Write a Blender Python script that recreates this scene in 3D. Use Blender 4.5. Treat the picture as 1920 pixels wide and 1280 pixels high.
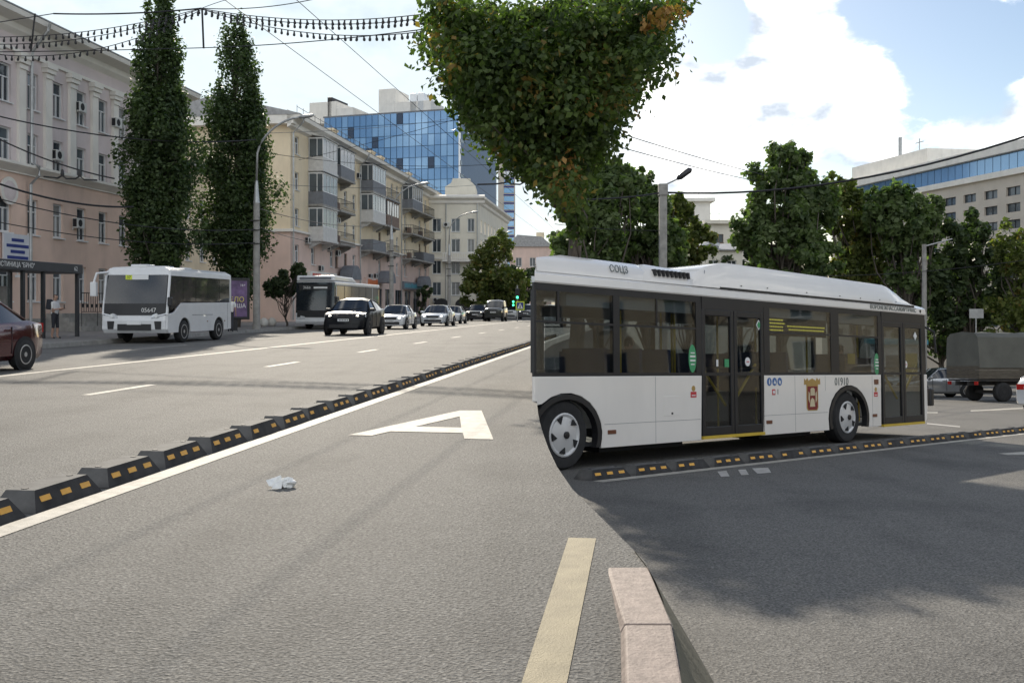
import bpy, bmesh, math, random
import numpy as np
from mathutils import Vector, Matrix
R = math.radians
random.seed(7)
SC = bpy.context.scene
COL = SC.collection
for o in list(bpy.data.objects):
    bpy.data.objects.remove(o)

# ------------------------------------------------------------------ camera
F, VH, H = 1900.0, 577.0, 1.25          # focal length and horizon in photo pixels, eye height
V2, H2 = 695.0, 1.37                    # horizon of the side street that drops away, eye height above it
cam = bpy.data.cameras.new('camera')
cam.sensor_width = 36.0
cam.lens = F / 1920 * 36
cam.shift_y = -(640 - VH) / 1920
cam.clip_end = 6000
cam.clip_start = 0.05
co = bpy.data.objects.new('camera', cam)
COL.objects.link(co)
co.location = (0, 0, H)
co.rotation_euler = (R(90), 0, 0)
SC.camera = co

# ------------------------------------------------------------------ sun and sky
SUN_AZ, SUN_EL = -11.0, 27.5            # degrees right of +Y, degrees up
az, el = R(SUN_AZ), R(SUN_EL)
to_sun = Vector((math.sin(az) * math.cos(el), math.cos(az) * math.cos(el), math.sin(el)))
sl = bpy.data.lights.new('sun', 'SUN')
sl.energy = 2.75
sl.angle = R(0.53)
sl.color = (1.0, 0.90, 0.75)
so = bpy.data.objects.new('sun', sl)
COL.objects.link(so)
so.rotation_euler = (-to_sun).to_track_quat('-Z', 'Y').to_euler()
SC.view_settings.view_transform = 'Standard'
SC.view_settings.look = 'None'
SC.view_settings.gamma = 1.0
SC.view_settings.exposure = 0.98
SC.cycles.max_bounces = 6
SC.cycles.transparent_max_bounces = 16


def skydir(u, v):
    return Vector(((u - 960) / F, 1, (VH - v) / F)).normalized()


def make_world():
    w = bpy.data.worlds.new('World')
    SC.world = w
    w.use_nodes = True
    nt = w.node_tree
    N = nt.nodes
    Lk = nt.links.new
    N.clear()
    out = N.new('ShaderNodeOutputWorld')
    bg = N.new('ShaderNodeBackground')
    bg.inputs[1].default_value = 0.15
    sky = N.new('ShaderNodeTexSky')
    sky.sky_type = 'NISHITA'
    sky.sun_disc = False
    sky.sun_elevation = el
    sky.sun_rotation = az
    sky.air_density = 1.0
    sky.dust_density = 0.7
    sky.ozone_density = 1.5
    tc = N.new('ShaderNodeTexCoord')

    def math_(op, a, b=None, clamp=False):
        m = N.new('ShaderNodeMath')
        m.operation = op
        m.use_clamp = clamp
        for i, x in enumerate((a, b)):
            if x is None:
                continue
            if isinstance(x, (int, float)):
                m.inputs[i].default_value = x
            else:
                Lk(x, m.inputs[i])
        return m.outputs[0]
    mp = N.new('ShaderNodeMapping')
    mp.inputs['Scale'].default_value = (1, 1, 1.7)
    Lk(tc.outputs['Generated'], mp.inputs[0])
    n1 = N.new('ShaderNodeTexNoise')
    n1.inputs['Scale'].default_value = 9.0
    n1.inputs['Detail'].default_value = 9
    n1.inputs['Roughness'].default_value = 0.62
    n1.inputs['Distortion'].default_value = 0.25
    Lk(mp.outputs[0], n1.inputs[0])
    n2 = N.new('ShaderNodeTexNoise')
    n2.inputs['Scale'].default_value = 16.0
    n2.inputs['Detail'].default_value = 5
    Lk(mp.outputs[0], n2.inputs[0])
    acc = n1.outputs[0]
    # large cloud masses and gaps between them
    blobs = [(1400, 170, 270, .26), (1580, 130, 190, .2), (1230, 250, 230, .28), (1470, 0, 130, .16),
             (1700, 270, 230, .15), (1880, 210, 150, .17), (1860, 5, 90, .16), (1060, 150, 300, .3),
             (1310, 40, 130, -.42), (1790, 120, 140, -.3), (1690, 20, 120, -.22), (1430, 400, 150, -.2), (1560, 285, 80, -.2),
             (300, 60, 900, .16), (-900, 100, 900, .2), (2900, 100, 700, .15)]
    for (u, v, rad, wt) in blobs:
        d = N.new('ShaderNodeVectorMath')
        d.operation = 'DISTANCE'
        Lk(tc.outputs['Generated'], d.inputs[0])
        d.inputs[1].default_value = skydir(u, v)
        mr = N.new('ShaderNodeMapRange')
        mr.interpolation_type = 'SMOOTHSTEP'
        Lk(d.outputs['Value'], mr.inputs[0])
        mr.inputs[1].default_value = rad / F
        mr.inputs[2].default_value = rad / F * .25
        mr.inputs[3].default_value = 0
        mr.inputs[4].default_value = wt
        acc = math_('ADD', acc, mr.outputs[0])
    # broken cloud goes on overhead and behind, added unseen to lift ambient light
    for dv, rad, wt in (((0, -.2, 1), .95, .08), ((0, -1, .35), 1.1, .18), ((-1, -.2, .3), .7, .15), ((1, -.1, .3), .6, .15)):
        d = N.new('ShaderNodeVectorMath')
        d.operation = 'DISTANCE'
        Lk(tc.outputs['Generated'], d.inputs[0])
        d.inputs[1].default_value = Vector(dv).normalized()
        mr = N.new('ShaderNodeMapRange')
        mr.interpolation_type = 'SMOOTHSTEP'
        Lk(d.outputs['Value'], mr.inputs[0])
        mr.inputs[1].default_value = rad
        mr.inputs[2].default_value = rad * .4
        mr.inputs[3].default_value = 0
        mr.inputs[4].default_value = wt
        acc = math_('ADD', acc, mr.outputs[0])
    mk = N.new('ShaderNodeMapRange')
    mk.interpolation_type = 'SMOOTHSTEP'
    Lk(acc, mk.inputs[0])
    mk.inputs[1].default_value = .56
    mk.inputs[2].default_value = .73
    shade = N.new('ShaderNodeMapRange')
    Lk(n2.outputs[0], shade.inputs[0])
    shade.inputs[1].default_value = .36
    shade.inputs[2].default_value = .56
    cr = N.new('ShaderNodeMix')
    cr.data_type = 'RGBA'
    Lk(shade.outputs[0], cr.inputs['Factor'])
    cr.inputs['A'].default_value = (2.4, 2.7, 3.1, 1)
    cr.inputs['B'].default_value = (6.6, 6.6, 6.5, 1)
    mx = N.new('ShaderNodeMix')
    mx.data_type = 'RGBA'
    Lk(mk.outputs[0], mx.inputs['Factor'])
    dim = N.new('ShaderNodeVectorMath')
    dim.operation = 'SCALE'
    Lk(sky.outputs[0], dim.inputs[0])
    dim.inputs['Scale'].default_value = .42
    Lk(dim.outputs[0], mx.inputs['A'])
    Lk(cr.outputs['Result'], mx.inputs['B'])
    # thin high veil over the left part of the view
    vd = N.new('ShaderNodeVectorMath')
    vd.operation = 'DISTANCE'
    Lk(tc.outputs['Generated'], vd.inputs[0])
    vd.inputs[1].default_value = skydir(150, 150)
    vr_ = N.new('ShaderNodeMapRange')
    vr_.interpolation_type = 'SMOOTHSTEP'
    Lk(vd.outputs['Value'], vr_.inputs[0])
    vr_.inputs[1].default_value = .58
    vr_.inputs[2].default_value = .40
    vr_.inputs[4].default_value = .88
    vx = N.new('ShaderNodeMix')
    vx.data_type = 'RGBA'
    Lk(vr_.outputs[0], vx.inputs['Factor'])
    Lk(mx.outputs['Result'], vx.inputs['A'])
    vx.inputs['B'].default_value = (2.75, 3.2, 3.45, 1)
    Lk(vx.outputs['Result'], bg.inputs[0])
    Lk(bg.outputs[0], out.inputs[0])


make_world()

# ------------------------------------------------------------------ pixel -> place helpers
TH = math.atan(245 / F)
ST, CT = math.sin(TH), math.cos(TH)


def ray(u, v):
    return Vector(((u - 960) / F, 1, (VH - v) / F))


def gp(u, v):                            # point on the avenue
    p = ray(u, v) * (H * F / (v - VH))
    p.z = 0
    return p


def z2(D):                               # height of the falling side street
    D = min(max(D, 0), 130)
    return -(H2 - H) - (V2 - VH) / F * D


def gp2(u, v):                           # point on the side street
    p = ray(u, v) * (H2 * F / (v - V2))
    p.z += H
    return p


def at(u, v, D):
    p = ray(u, v) * D
    p.z += H
    return p


def pq(p, q, z=0.0):                     # avenue coordinates: p to the right, q along
    return Vector((p * CT + q * ST, -p * ST + q * CT, z))


def onp(u, p):                           # D where the column u meets the line p
    k = (u - 960) / F
    return p / (k * CT - ST)


def qof(u, p):
    D = onp(u, p)
    return (u - 960) / F * D * ST + D * CT


# ------------------------------------------------------------------ materials
MATS = {}


def mat(name, col, rough=.6, metal=0.0, var=.12, scale=3.0, bump=0.0, bscale=40.0, coat=0.0, spec=.5, emit=0.0, stretch=None, dirt=0.0):
    if name in MATS:
        return MATS[name]
    m = bpy.data.materials.new(name)
    m.use_nodes = True
    nt = m.node_tree
    N = nt.nodes
    Lk = nt.links.new
    b = N['Principled BSDF']
    b.inputs['Roughness'].default_value = rough
    b.inputs['Metallic'].default_value = metal
    b.inputs['Specular IOR Level'].default_value = spec
    b.inputs['Coat Weight'].default_value = coat
    tc = N.new('ShaderNodeTexCoord')
    mp = N.new('ShaderNodeMapping')
    if stretch:
        mp.inputs['Scale'].default_value = stretch
    Lk(tc.outputs['Object'], mp.inputs[0])
    nz = N.new('ShaderNodeTexNoise')
    nz.inputs['Scale'].default_value = scale
    nz.inputs['Detail'].default_value = 6
    Lk(mp.outputs[0], nz.inputs[0])
    rp = N.new('ShaderNodeValToRGB')
    rp.color_ramp.elements[0].position = .3
    rp.color_ramp.elements[1].position = .7
    rp.color_ramp.elements[0].color = [max(0, c * (1 - var)) for c in col] + [1]
    rp.color_ramp.elements[1].color = [min(1, c * (1 + var)) for c in col] + [1]
    Lk(nz.outputs[0], rp.inputs[0])
    last = rp.outputs[0]
    if dirt:
        n3 = N.new('ShaderNodeTexNoise')
        n3.inputs['Scale'].default_value = 1.1
        n3.inputs['Detail'].default_value = 8
        n3.inputs['Roughness'].default_value = .7
        m3 = N.new('ShaderNodeMapping')
        m3.inputs['Scale'].default_value = (1, 1, .25)
        Lk(tc.outputs['Object'], m3.inputs[0])
        Lk(m3.outputs[0], n3.inputs[0])
        r3 = N.new('ShaderNodeMapRange')
        Lk(n3.outputs[0], r3.inputs[0])
        r3.inputs[1].default_value = .5
        r3.inputs[2].default_value = .75
        r3.inputs[4].default_value = dirt
        mx = N.new('ShaderNodeMix')
        mx.data_type = 'RGBA'
        Lk(r3.outputs[0], mx.inputs['Factor'])
        Lk(last, mx.inputs['A'])
        mx.inputs['B'].default_value = [c * .55 for c in col] + [1]
        last = mx.outputs['Result']
    Lk(last, b.inputs['Base Color'])
    if emit:
        Lk(last, b.inputs['Emission Color'])
        b.inputs['Emission Strength'].default_value = emit
    if bump:
        nb = N.new('ShaderNodeTexNoise')
        nb.inputs['Scale'].default_value = bscale
        nb.inputs['Detail'].default_value = 4
        Lk(tc.outputs['Object'], nb.inputs[0])
        bp = N.new('ShaderNodeBump')
        bp.inputs['Strength'].default_value = bump
        bp.inputs['Distance'].default_value = .02
        Lk(nb.outputs[0], bp.inputs['Height'])
        Lk(bp.outputs[0], b.inputs['Normal'])
    MATS[name] = m
    return m


def asphalt(name, base, worn, seed=0.0):
    m = bpy.data.materials.new(name)
    m.use_nodes = True
    nt = m.node_tree
    N = nt.nodes
    Lk = nt.links.new
    b = N['Principled BSDF']
    b.inputs['Roughness'].default_value = .82
    b.inputs['Specular IOR Level'].default_value = .35
    tc = N.new('ShaderNodeTexCoord')
    mp = N.new('ShaderNodeMapping')
    mp.inputs['Location'].default_value = (seed, seed * 2, 0)
    Lk(tc.outputs['Object'], mp.inputs[0])
    big = N.new('ShaderNodeTexNoise')
    big.inputs['Scale'].default_value = .55
    big.inputs['Detail'].default_value = 6
    big.inputs['Roughness'].default_value = .65
    Lk(mp.outputs[0], big.inputs[0])
    # tyre tracks: bands along the avenue
    mt = N.new('ShaderNodeMapping')
    mt.inputs['Rotation'].default_value = (0, 0, TH)
    mt.inputs['Scale'].default_value = (1.0, .04, 1)
    Lk(tc.outputs['Object'], mt.inputs[0])
    trk = N.new('ShaderNodeTexNoise')
    trk.inputs['Scale'].default_value = 1.0
    trk.inputs['Detail'].default_value = 3
    Lk(mt.outputs[0], trk.inputs[0])
    fine = N.new('ShaderNodeTexVoronoi')
    fine.inputs['Scale'].default_value = 70
    Lk(mp.outputs[0], fine.inputs[0])
    fn = N.new('ShaderNodeTexNoise')
    fn.inputs['Scale'].default_value = 60
    fn.inputs['Detail'].default_value = 5
    fn.inputs['Roughness'].default_value = .7
    Lk(mp.outputs[0], fn.inputs[0])
    a1 = N.new('ShaderNodeMath')
    a1.operation = 'MULTIPLY_ADD'
    Lk(trk.outputs[0], a1.inputs[0])
    a1.inputs[1].default_value = .95
    Lk(big.outputs[0], a1.inputs[2])
    rp = N.new('ShaderNodeValToRGB')
    rp.color_ramp.elements[0].position = .72
    rp.color_ramp.elements[1].position = 1.2
    rp.color_ramp.elements[0].color = list(base) + [1]
    rp.color_ramp.elements[1].color = list(worn) + [1]
    Lk(a1.outputs[0], rp.inputs[0])
    fr = N.new('ShaderNodeMapRange')
    Lk(fn.outputs[0], fr.inputs[0])
    fr.inputs[1].default_value = .33
    fr.inputs[2].default_value = .68
    fr.inputs[3].default_value = .32
    fr.inputs[4].default_value = 1.7
    vr = N.new('ShaderNodeMapRange')
    Lk(fine.outputs['Color'], vr.inputs[0])
    vr.inputs[3].default_value = .62
    vr.inputs[4].default_value = 1.38
    mu = N.new('ShaderNodeMath')
    mu.operation = 'MULTIPLY'
    Lk(fr.outputs[0], mu.inputs[0])
    Lk(vr.outputs[0], mu.inputs[1])
    vm = N.new('ShaderNodeVectorMath')
    vm.operation = 'SCALE'
    Lk(rp.outputs[0], vm.inputs[0])
    Lk(mu.outputs[0], vm.inputs['Scale'])
    ck = N.new('ShaderNodeTexVoronoi')
    ck.feature = 'DISTANCE_TO_EDGE'
    ck.inputs['Scale'].default_value = .35
    wv = N.new('ShaderNodeTexNoise')
    wv.inputs['Scale'].default_value = 2.2
    wv.inputs['Detail'].default_value = 6
    Lk(mp.outputs[0], wv.inputs[0])
    wa = N.new('ShaderNodeVectorMath')
    wa.operation = 'MULTIPLY_ADD'
    Lk(wv.outputs['Color'], wa.inputs[0])
    wa.inputs[1].default_value = (.9, .9, .9)
    Lk(mp.outputs[0], wa.inputs[2])
    Lk(wa.outputs[0], ck.inputs[0])
    cm_ = N.new('ShaderNodeMapRange')
    Lk(ck.outputs['Distance'], cm_.inputs[0])
    cm_.inputs[1].default_value = .0015
    cm_.inputs[2].default_value = .004
    cm_.inputs[3].default_value = 1
    cm_.inputs[4].default_value = 0
    gate = N.new('ShaderNodeMapRange')
    Lk(big.outputs[0], gate.inputs[0])
    gate.inputs[1].default_value = .52
    gate.inputs[2].default_value = .62
    gate.inputs[4].default_value = .55
    cg = N.new('ShaderNodeMath')
    cg.operation = 'MULTIPLY'
    Lk(cm_.outputs[0], cg.inputs[0])
    Lk(gate.outputs[0], cg.inputs[1])
    dk = N.new('ShaderNodeMix')
    dk.data_type = 'RGBA'
    Lk(cg.outputs[0], dk.inputs['Factor'])
    Lk(vm.outputs[0], dk.inputs['A'])
    dk.inputs['B'].default_value = (.03, .028, .025, 1)
    Lk(dk.outputs['Result'], b.inputs['Base Color'])
    bp = N.new('ShaderNodeBump')
    bp.inputs['Strength'].default_value = .55
    bp.inputs['Distance'].default_value = .012
    ad = N.new('ShaderNodeMath')
    Lk(fine.outputs['Distance'], ad.inputs[0])
    Lk(fn.outputs[0], ad.inputs[1])
    Lk(ad.outputs[0], bp.inputs['Height'])
    Lk(bp.outputs[0], b.inputs['Normal'])
    MATS[name] = m
    return m


def leafmat(name, dark, light, autumn=None, trans=.35):
    m = bpy.data.materials.new(name)
    m.use_nodes = True
    nt = m.node_tree
    N = nt.nodes
    Lk = nt.links.new
    N.clear()
    out = N.new('ShaderNodeOutputMaterial')
    g = N.new('ShaderNodeNewGeometry')
    tc = N.new('ShaderNodeTexCoord')
    nz = N.new('ShaderNodeTexNoise')
    nz.inputs['Scale'].default_value = .9
    nz.inputs['Detail'].default_value = 3
    Lk(tc.outputs['Object'], nz.inputs[0])
    ad = N.new('ShaderNodeMath')
    ad.operation = 'MULTIPLY_ADD'
    Lk(g.outputs['Random Per Island'], ad.inputs[0])
    ad.inputs[1].default_value = .45
    Lk(nz.outputs[0], ad.inputs[2])
    rp = N.new('ShaderNodeValToRGB')
    rp.color_ramp.elements[0].position = .4
    rp.color_ramp.elements[1].position = .9 if not autumn else 1.0
    rp.color_ramp.elements[0].color = list(dark) + [1]
    rp.color_ramp.elements[1].color = list(light) + [1]
    if autumn:
        e = rp.color_ramp.elements.new(.93)
        e.color = list(light) + [1]
        rp.color_ramp.elements[-1].color = list(autumn) + [1]
    Lk(ad.outputs[0], rp.inputs[0])
    d = N.new('ShaderNodeBsdfPrincipled')
    d.inputs['Roughness'].default_value = .5
    d.inputs['Specular IOR Level'].default_value = .3
    t = N.new('ShaderNodeBsdfTranslucent')
    Lk(rp.outputs[0], d.inputs['Base Color'])
    sc = N.new('ShaderNodeVectorMath')
    sc.operation = 'MULTIPLY'
    Lk(rp.outputs[0], sc.inputs[0])
    sc.inputs[1].default_value = (1.25, 1.6, .6)
    Lk(sc.outputs[0], t.inputs[0])
    mx = N.new('ShaderNodeMixShader')
    mx.inputs[0].default_value = trans
    Lk(d.outputs[0], mx.inputs[1])
    Lk(t.outputs[0], mx.inputs[2])
    Lk(mx.outputs[0], out.inputs[0])
    MATS[name] = m
    return m


def glassmat(name, tint, refl=.06):
    m = bpy.data.materials.new(name)
    m.use_nodes = True
    nt = m.node_tree
    N = nt.nodes
    Lk = nt.links.new
    N.clear()
    out = N.new('ShaderNodeOutputMaterial')
    t = N.new('ShaderNodeBsdfTransparent')
    t.inputs[0].default_value = list(tint) + [1]
    g = N.new('ShaderNodeBsdfGlossy')
    g.inputs['Roughness'].default_value = .02
    fr = N.new('ShaderNodeFresnel')
    bfc = N.new('ShaderNodeNewGeometry')
    ior = N.new('ShaderNodeMath')
    ior.operation = 'MULTIPLY_ADD'
    Lk(bfc.outputs['Backfacing'], ior.inputs[0])
    ior.inputs[1].default_value = 1 / 1.5 - 1.5
    ior.inputs[2].default_value = 1.5
    Lk(ior.outputs[0], fr.inputs[0])
    ad = N.new('ShaderNodeMath')
    ad.use_clamp = True
    Lk(fr.outputs[0], ad.inputs[0])
    ad.inputs[1].default_value = refl
    mx = N.new('ShaderNodeMixShader')
    Lk(ad.outputs[0], mx.inputs[0])
    Lk(t.outputs[0], mx.inputs[1])
    Lk(g.outputs[0], mx.inputs[2])
    Lk(mx.outputs[0], out.inputs[0])
    MATS[name] = m
    return m


ASPH = asphalt('asphalt', (.086, .083, .077), (.128, .124, .115))
ASPH2 = asphalt('asphalt_side', (.088, .085, .079), (.132, .127, .117), 5.3)
WHITE_LINE = mat('road_paint_white', (.40, .375, .325), .7, var=.22, scale=9, bump=.3, bscale=120)
YEL_LINE = mat('road_paint_cream', (.29, .245, .155), .75, var=.16, scale=7, bump=.35, bscale=130)
GREY_LINE = mat('road_paint_grey', (.42, .40, .37), .75, var=.2, scale=8)
RUBBER = mat('black_rubber', (.026, .025, .025), .8, var=.6, scale=6, bump=.25, bscale=25)
REFLECT = mat('reflector_yellow', (.70, .36, .04), .4, var=.12, scale=20)
GRANITE = mat('granite_kerb', (.27, .215, .185), .75, var=.22, scale=20, bump=.3, bscale=60)
KGREY = mat('kerb_grey', (.15, .145, .135), .85, var=.2, scale=9, bump=.3)
CONC = mat('concrete', (.30, .29, .27), .85, var=.2, scale=4, bump=.3, dirt=.4)
PAVE = mat('paving', (.20, .19, .18), .85, var=.2, scale=3, bump=.2)
EARTH = mat('earth', (.12, .11, .075), .9, var=.35, scale=.8, bump=.3)
REFGLASS = mat('mirrored_glass', (.36, .35, .33), .04, .85, var=.1)
BLACK = mat('black_plastic', (.016, .016, .018), .4, var=.2)
DARK = mat('dark_void', (.012, .013, .015), .7, var=.1)
STEEL = mat('galvanised_steel', (.42, .43, .43), .45, .7, var=.15)
WIREM = mat('wire_black', (.02, .02, .022), .6)
TYRE = mat('tyre', (.02, .02, .021), .8, var=.25, scale=9)
RIM = mat('rim_alloy', (.55, .55, .56), .3, .7, var=.1)
RIMD = mat('rim_dark', (.04, .04, .045), .35, .5)
PLATE = mat('plate_white', (.75, .76, .76), .4, var=.03)
LAMPON = mat('headlamp_lit', (1, .93, .78), .3, var=.0, emit=4.0)
LAMPOFF = mat('lamp_lens', (.62, .64, .66), .12, .2, var=.15, scale=14)
TAILR = mat('tail_lamp_red', (.42, .015, .012), .2, var=.1)
CARGLASS = mat('car_glass', (.018, .022, .028), .06, 0, var=.1, spec=.8)
PANE_A = mat('pane_dark', (.035, .045, .055), .07, var=.5, scale=.7, spec=.6)
PANE_B = mat('pane_curtain', (.22, .22, .21), .25, var=.3, scale=1.5)
PANE_C = mat('pane_mid', (.09, .11, .125), .07, var=.3, scale=.7, spec=.6)
UPVC = mat('window_frame_white', (.70, .71, .71), .45, var=.06)
WOODFR = mat('window_frame_brown', (.17, .11, .08), .6, var=.2)
BARK = mat('bark', (.10, .085, .07), .9, var=.35, scale=7, bump=.6, stretch=(3, 3, .6))
WHITEP = mat('bus_white', (.80, .765, .72), .25, var=.03, scale=1.2, coat=.6, dirt=.12, bump=.06, bscale=1.6)
BUSW2 = mat('bus_white_cool', (.70, .71, .72), .3, var=.04, coat=.4, dirt=.1)
BUSGLASS = glassmat('bus_glass', (.66, .69, .70), .0)
SHELGLASS = glassmat('shelter_glass', (.85, .88, .87), .0)
YELBAR = mat('handrail_yellow', (.60, .42, .05), .4, var=.08)
AMBER = mat('marker_amber', (.16, .06, .03), .3)


# ------------------------------------------------------------------ mesh helpers
class MB:
    def __init__(s):
        s.v, s.f, s.mi = [], [], []
        s.mats = []

    def add(s, vs, fs, m=0):
        o = len(s.v)
        s.v += [tuple(x) for x in vs]
        s.f += [tuple(i + o for i in f) for f in fs]
        s.mi += [m] * len(fs)
        return s

    def box(s, x0, x1, y0, y1, z0, z1, m=0):
        vs = [(x0, y0, z0), (x1, y0, z0), (x1, y1, z0), (x0, y1, z0), (x0, y0, z1), (x1, y0, z1), (x1, y1, z1), (x0, y1, z1)]
        return s.add(vs, [(0, 3, 2, 1), (4, 5, 6, 7), (0, 1, 5, 4), (1, 2, 6, 5), (2, 3, 7, 6), (3, 0, 4, 7)], m)

    def hexa(s, b, t, m=0):             # four base and four top points
        return s.add(list(b) + list(t), [(3, 2, 1, 0), (4, 5, 6, 7), (0, 1, 5, 4), (1, 2, 6, 5), (2, 3, 7, 6), (3, 0, 4, 7)], m)

    def prism(s, poly, y0, y1, axis='y', m=0):   # poly in the two other axes
        n = len(poly)

        def P(a, b, c):
            return (a, c, b) if axis == 'y' else ((c, a, b) if axis == 'x' else (a, b, c))
        vs = [P(a, b, y0) for a, b in poly] + [P(a, b, y1) for a, b in poly]
        fs = [tuple(range(n)), tuple(range(2 * n - 1, n - 1, -1))] + [(i, i + n, (i + 1) % n + n, (i + 1) % n) for i in range(n)]
        return s.add(vs, fs, m)

    def tube(s, pts, r, n=6, r2=None, m=0):
        pts = [Vector(p) for p in pts]
        k = len(pts)
        rings = []
        for i, p in enumerate(pts):
            t = (pts[min(i + 1, k - 1)] - pts[max(i - 1, 0)])
            t = t.normalized() if t.length else Vector((0, 0, 1))
            up = Vector((0, 0, 1)) if abs(t.z) < .9 else Vector((1, 0, 0))
            a = t.cross(up).normalized()
            b = t.cross(a)
            rr = r if r2 is None else r + (r2 - r) * i / max(1, k - 1)
            if isinstance(r, (list, tuple)):
                rr = r[i]
            rings.append([p + (a * math.cos(2 * math.pi * j / n) + b * math.sin(2 * math.pi * j / n)) * rr for j in range(n)])
        vs = [q for rg in rings for q in rg]
        fs = [(i * n + j, i * n + (j + 1) % n, (i + 1) * n + (j + 1) % n, (i + 1) * n + j) for i in range(k - 1) for j in range(n)]
        fs += [tuple(range(n - 1, -1, -1)), tuple((k - 1) * n + j for j in range(n))]
        return s.add(vs, fs, m)

    def lathe(s, prof, c, axis='y', n=20, m=0):   # prof: (radius, offset along axis)
        k = len(prof)
        vs = []
        for r, h in prof:
            for j in range(n):
                a = 2 * math.pi * j / n
                x, y = r * math.cos(a), r * math.sin(a)
                q = (x, h, y) if axis == 'y' else ((h, x, y) if axis == 'x' else (x, y, h))
                vs.append((q[0] + c[0], q[1] + c[1], q[2] + c[2]))
        fs = [(i * n + j, i * n + (j + 1) % n, (i + 1) * n + (j + 1) % n, (i + 1) * n + j) for i in range(k - 1) for j in range(n)]
        fs += [tuple(range(n - 1, -1, -1)), tuple((k - 1) * n + j for j in range(n))]
        return s.add(vs, fs, m)

    def mesh(s, name, mats, smooth=False):
        me = bpy.data.meshes.new(name)
        me.from_pydata(s.v, [], s.f)
        for m in (mats if isinstance(mats, (list, tuple)) else [mats]):
            me.materials.append(m)
        me.polygons.foreach_set('material_index', s.mi)
        if smooth:
            me.polygons.foreach_set('use_smooth', [True] * len(s.f))
        bm = bmesh.new()
        bm.from_mesh(me)
        bmesh.ops.recalc_face_normals(bm, faces=bm.faces)
        bm.to_mesh(me)
        bm.free()
        return me

    def build(s, name, mats, parent=None, smooth=False, loc=None, split=None, bevel=0):
        o = link(name, s.mesh(name, mats, smooth), parent)
        if loc is not None:
            o.location = loc
        if split:
            md = o.modifiers.new('edges', 'EDGE_SPLIT')
            md.split_angle = R(split)
        if bevel:
            md = o.modifiers.new('bevel', 'BEVEL')
            md.width = bevel
            md.segments = 2
            md.limit_method = 'ANGLE'
        return o


def link(name, data, parent=None):
    o = bpy.data.objects.new(name, data)
    COL.objects.link(o)
    if parent:
        o.parent = parent
    return o


def tag(o, label=None, cat=None, group=None, kind=None):
    if label:
        o['label'] = label
    if cat:
        o['category'] = cat
    if group:
        o['group'] = group
    if kind:
        o['kind'] = kind
    return o


def thing(name, label, cat, loc=(0, 0, 0), rz=0.0, group=None):
    o = link(name, None)
    o.empty_display_size = .1
    o.location = loc
    o.rotation_euler = (0, 0, rz)
    return tag(o, label, cat, group)


def struct(o):
    return tag(o, kind='structure')


def box(name, m, parent, *a, **k):
    return MB().box(*a).build(name, m, parent, **k)


def text(body, size, m, parent, loc, rot, name='lettering', align='CENTER', sx=1.0, ext=.002):
    cu = bpy.data.curves.new('t', 'FONT')
    cu.body = body
    cu.size = size
    cu.align_x = align
    cu.align_y = 'CENTER'
    cu.extrude = ext
    cu.resolution_u = 2
    t = bpy.data.objects.new('t', cu)
    COL.objects.link(t)
    dg = bpy.context.evaluated_depsgraph_get()
    me = bpy.data.meshes.new_from_object(t.evaluated_get(dg))
    bpy.data.objects.remove(t)
    me.materials.clear()
    me.materials.append(m)
    me.name = name
    o = link(name, me, parent)
    o.location = loc
    o.rotation_euler = rot
    o.scale = (sx, 1, 1)
    o['kind'] = 'stuff'
    return o


ONES = ['', 'first', 'second', 'third', 'fourth', 'fifth', 'sixth', 'seventh', 'eighth', 'ninth', 'tenth', 'eleventh', 'twelfth',
        'thirteenth', 'fourteenth', 'fifteenth', 'sixteenth', 'seventeenth', 'eighteenth', 'nineteenth']
TENS = ['', '', 'twent', 'thirt', 'fort', 'fift', 'sixt']


def ordinal(n):
    if n < 20:
        return ONES[n]
    t, o = divmod(n, 10)
    return TENS[t] + ('ieth' if o == 0 else 'y-' + ONES[o])


FRONT = (R(90), 0, R(90))                # text facing local +x
SIDE_R = (R(90), 0, 0)                   # text facing local -y

# ------------------------------------------------------------------ ground
KPX = [(1178, 1110), (1152, 1050), (1072, 985), (1008, 915), (985, 850), (975, 790), (978, 735), (978, 700), (994, 668), (1020, 648), (1078, 627),
       (1130, 606), (1175, 590)]
KC = [(-.1, -6.0), (.05, 0.0), (.20, 1.5)] + [(gp(u, v).x, gp(u, v).y) for u, v in [(1153, 1270), (1168, 1150)] + KPX] + [(40, 400), (170, 1500)]
_kd = np.array([d for x, d in KC])
_kx = np.array([x for x, d in KC])
_dd = np.concatenate([np.arange(-6, 60, .1), np.arange(60, 1500, 5.0)])
_xx = np.interp(_dd, _kd, _kx)
_n1 = 660
for _ in range(3):
    _xx[6:_n1 - 6] = np.array([_xx[i - 6:i + 7].mean() for i in range(6, _n1 - 6)])
_kd, _kx = _dd, _xx


def xr(D):                               # right edge of the avenue
    return float(np.interp(D, _kd, _kx))


def kerb_p(q):                           # left kerb of the avenue
    return float(np.interp(q, [-10, 30, 62, 2000], [-18.3, -18.3, -20.4, -20.4]))


ROWS = list(np.concatenate([np.arange(-6, 4, .5), np.arange(4, 40, 1.0), np.arange(40, 130, 6), [130, 160, 200, 300, 420, 700, 1100, 1500]]))


def xl(D):
    q = D
    for _ in range(6):
        q = (D + kerb_p(q) * ST) / CT
    return pq(kerb_p(q), q).x


def sheet(name, m, fl, fr, zf, rows, sub=1):
    vs, fs = [], []
    for D in rows:
        a, b = fl(D), fr(D)
        for j in range(sub + 1):
            x = a + (b - a) * j / sub
            vs.append((x, D, zf(x, D)))
    n = sub + 1
    for i in range(len(rows) - 1):
        for j in range(sub):
            fs.append((i * n + j, i * n + j + 1, (i + 1) * n + j + 1, (i + 1) * n + j))
    me = bpy.data.meshes.new(name)
    me.from_pydata(vs, [], fs)
    me.materials.append(m)
    return struct(link(name, me))


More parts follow.
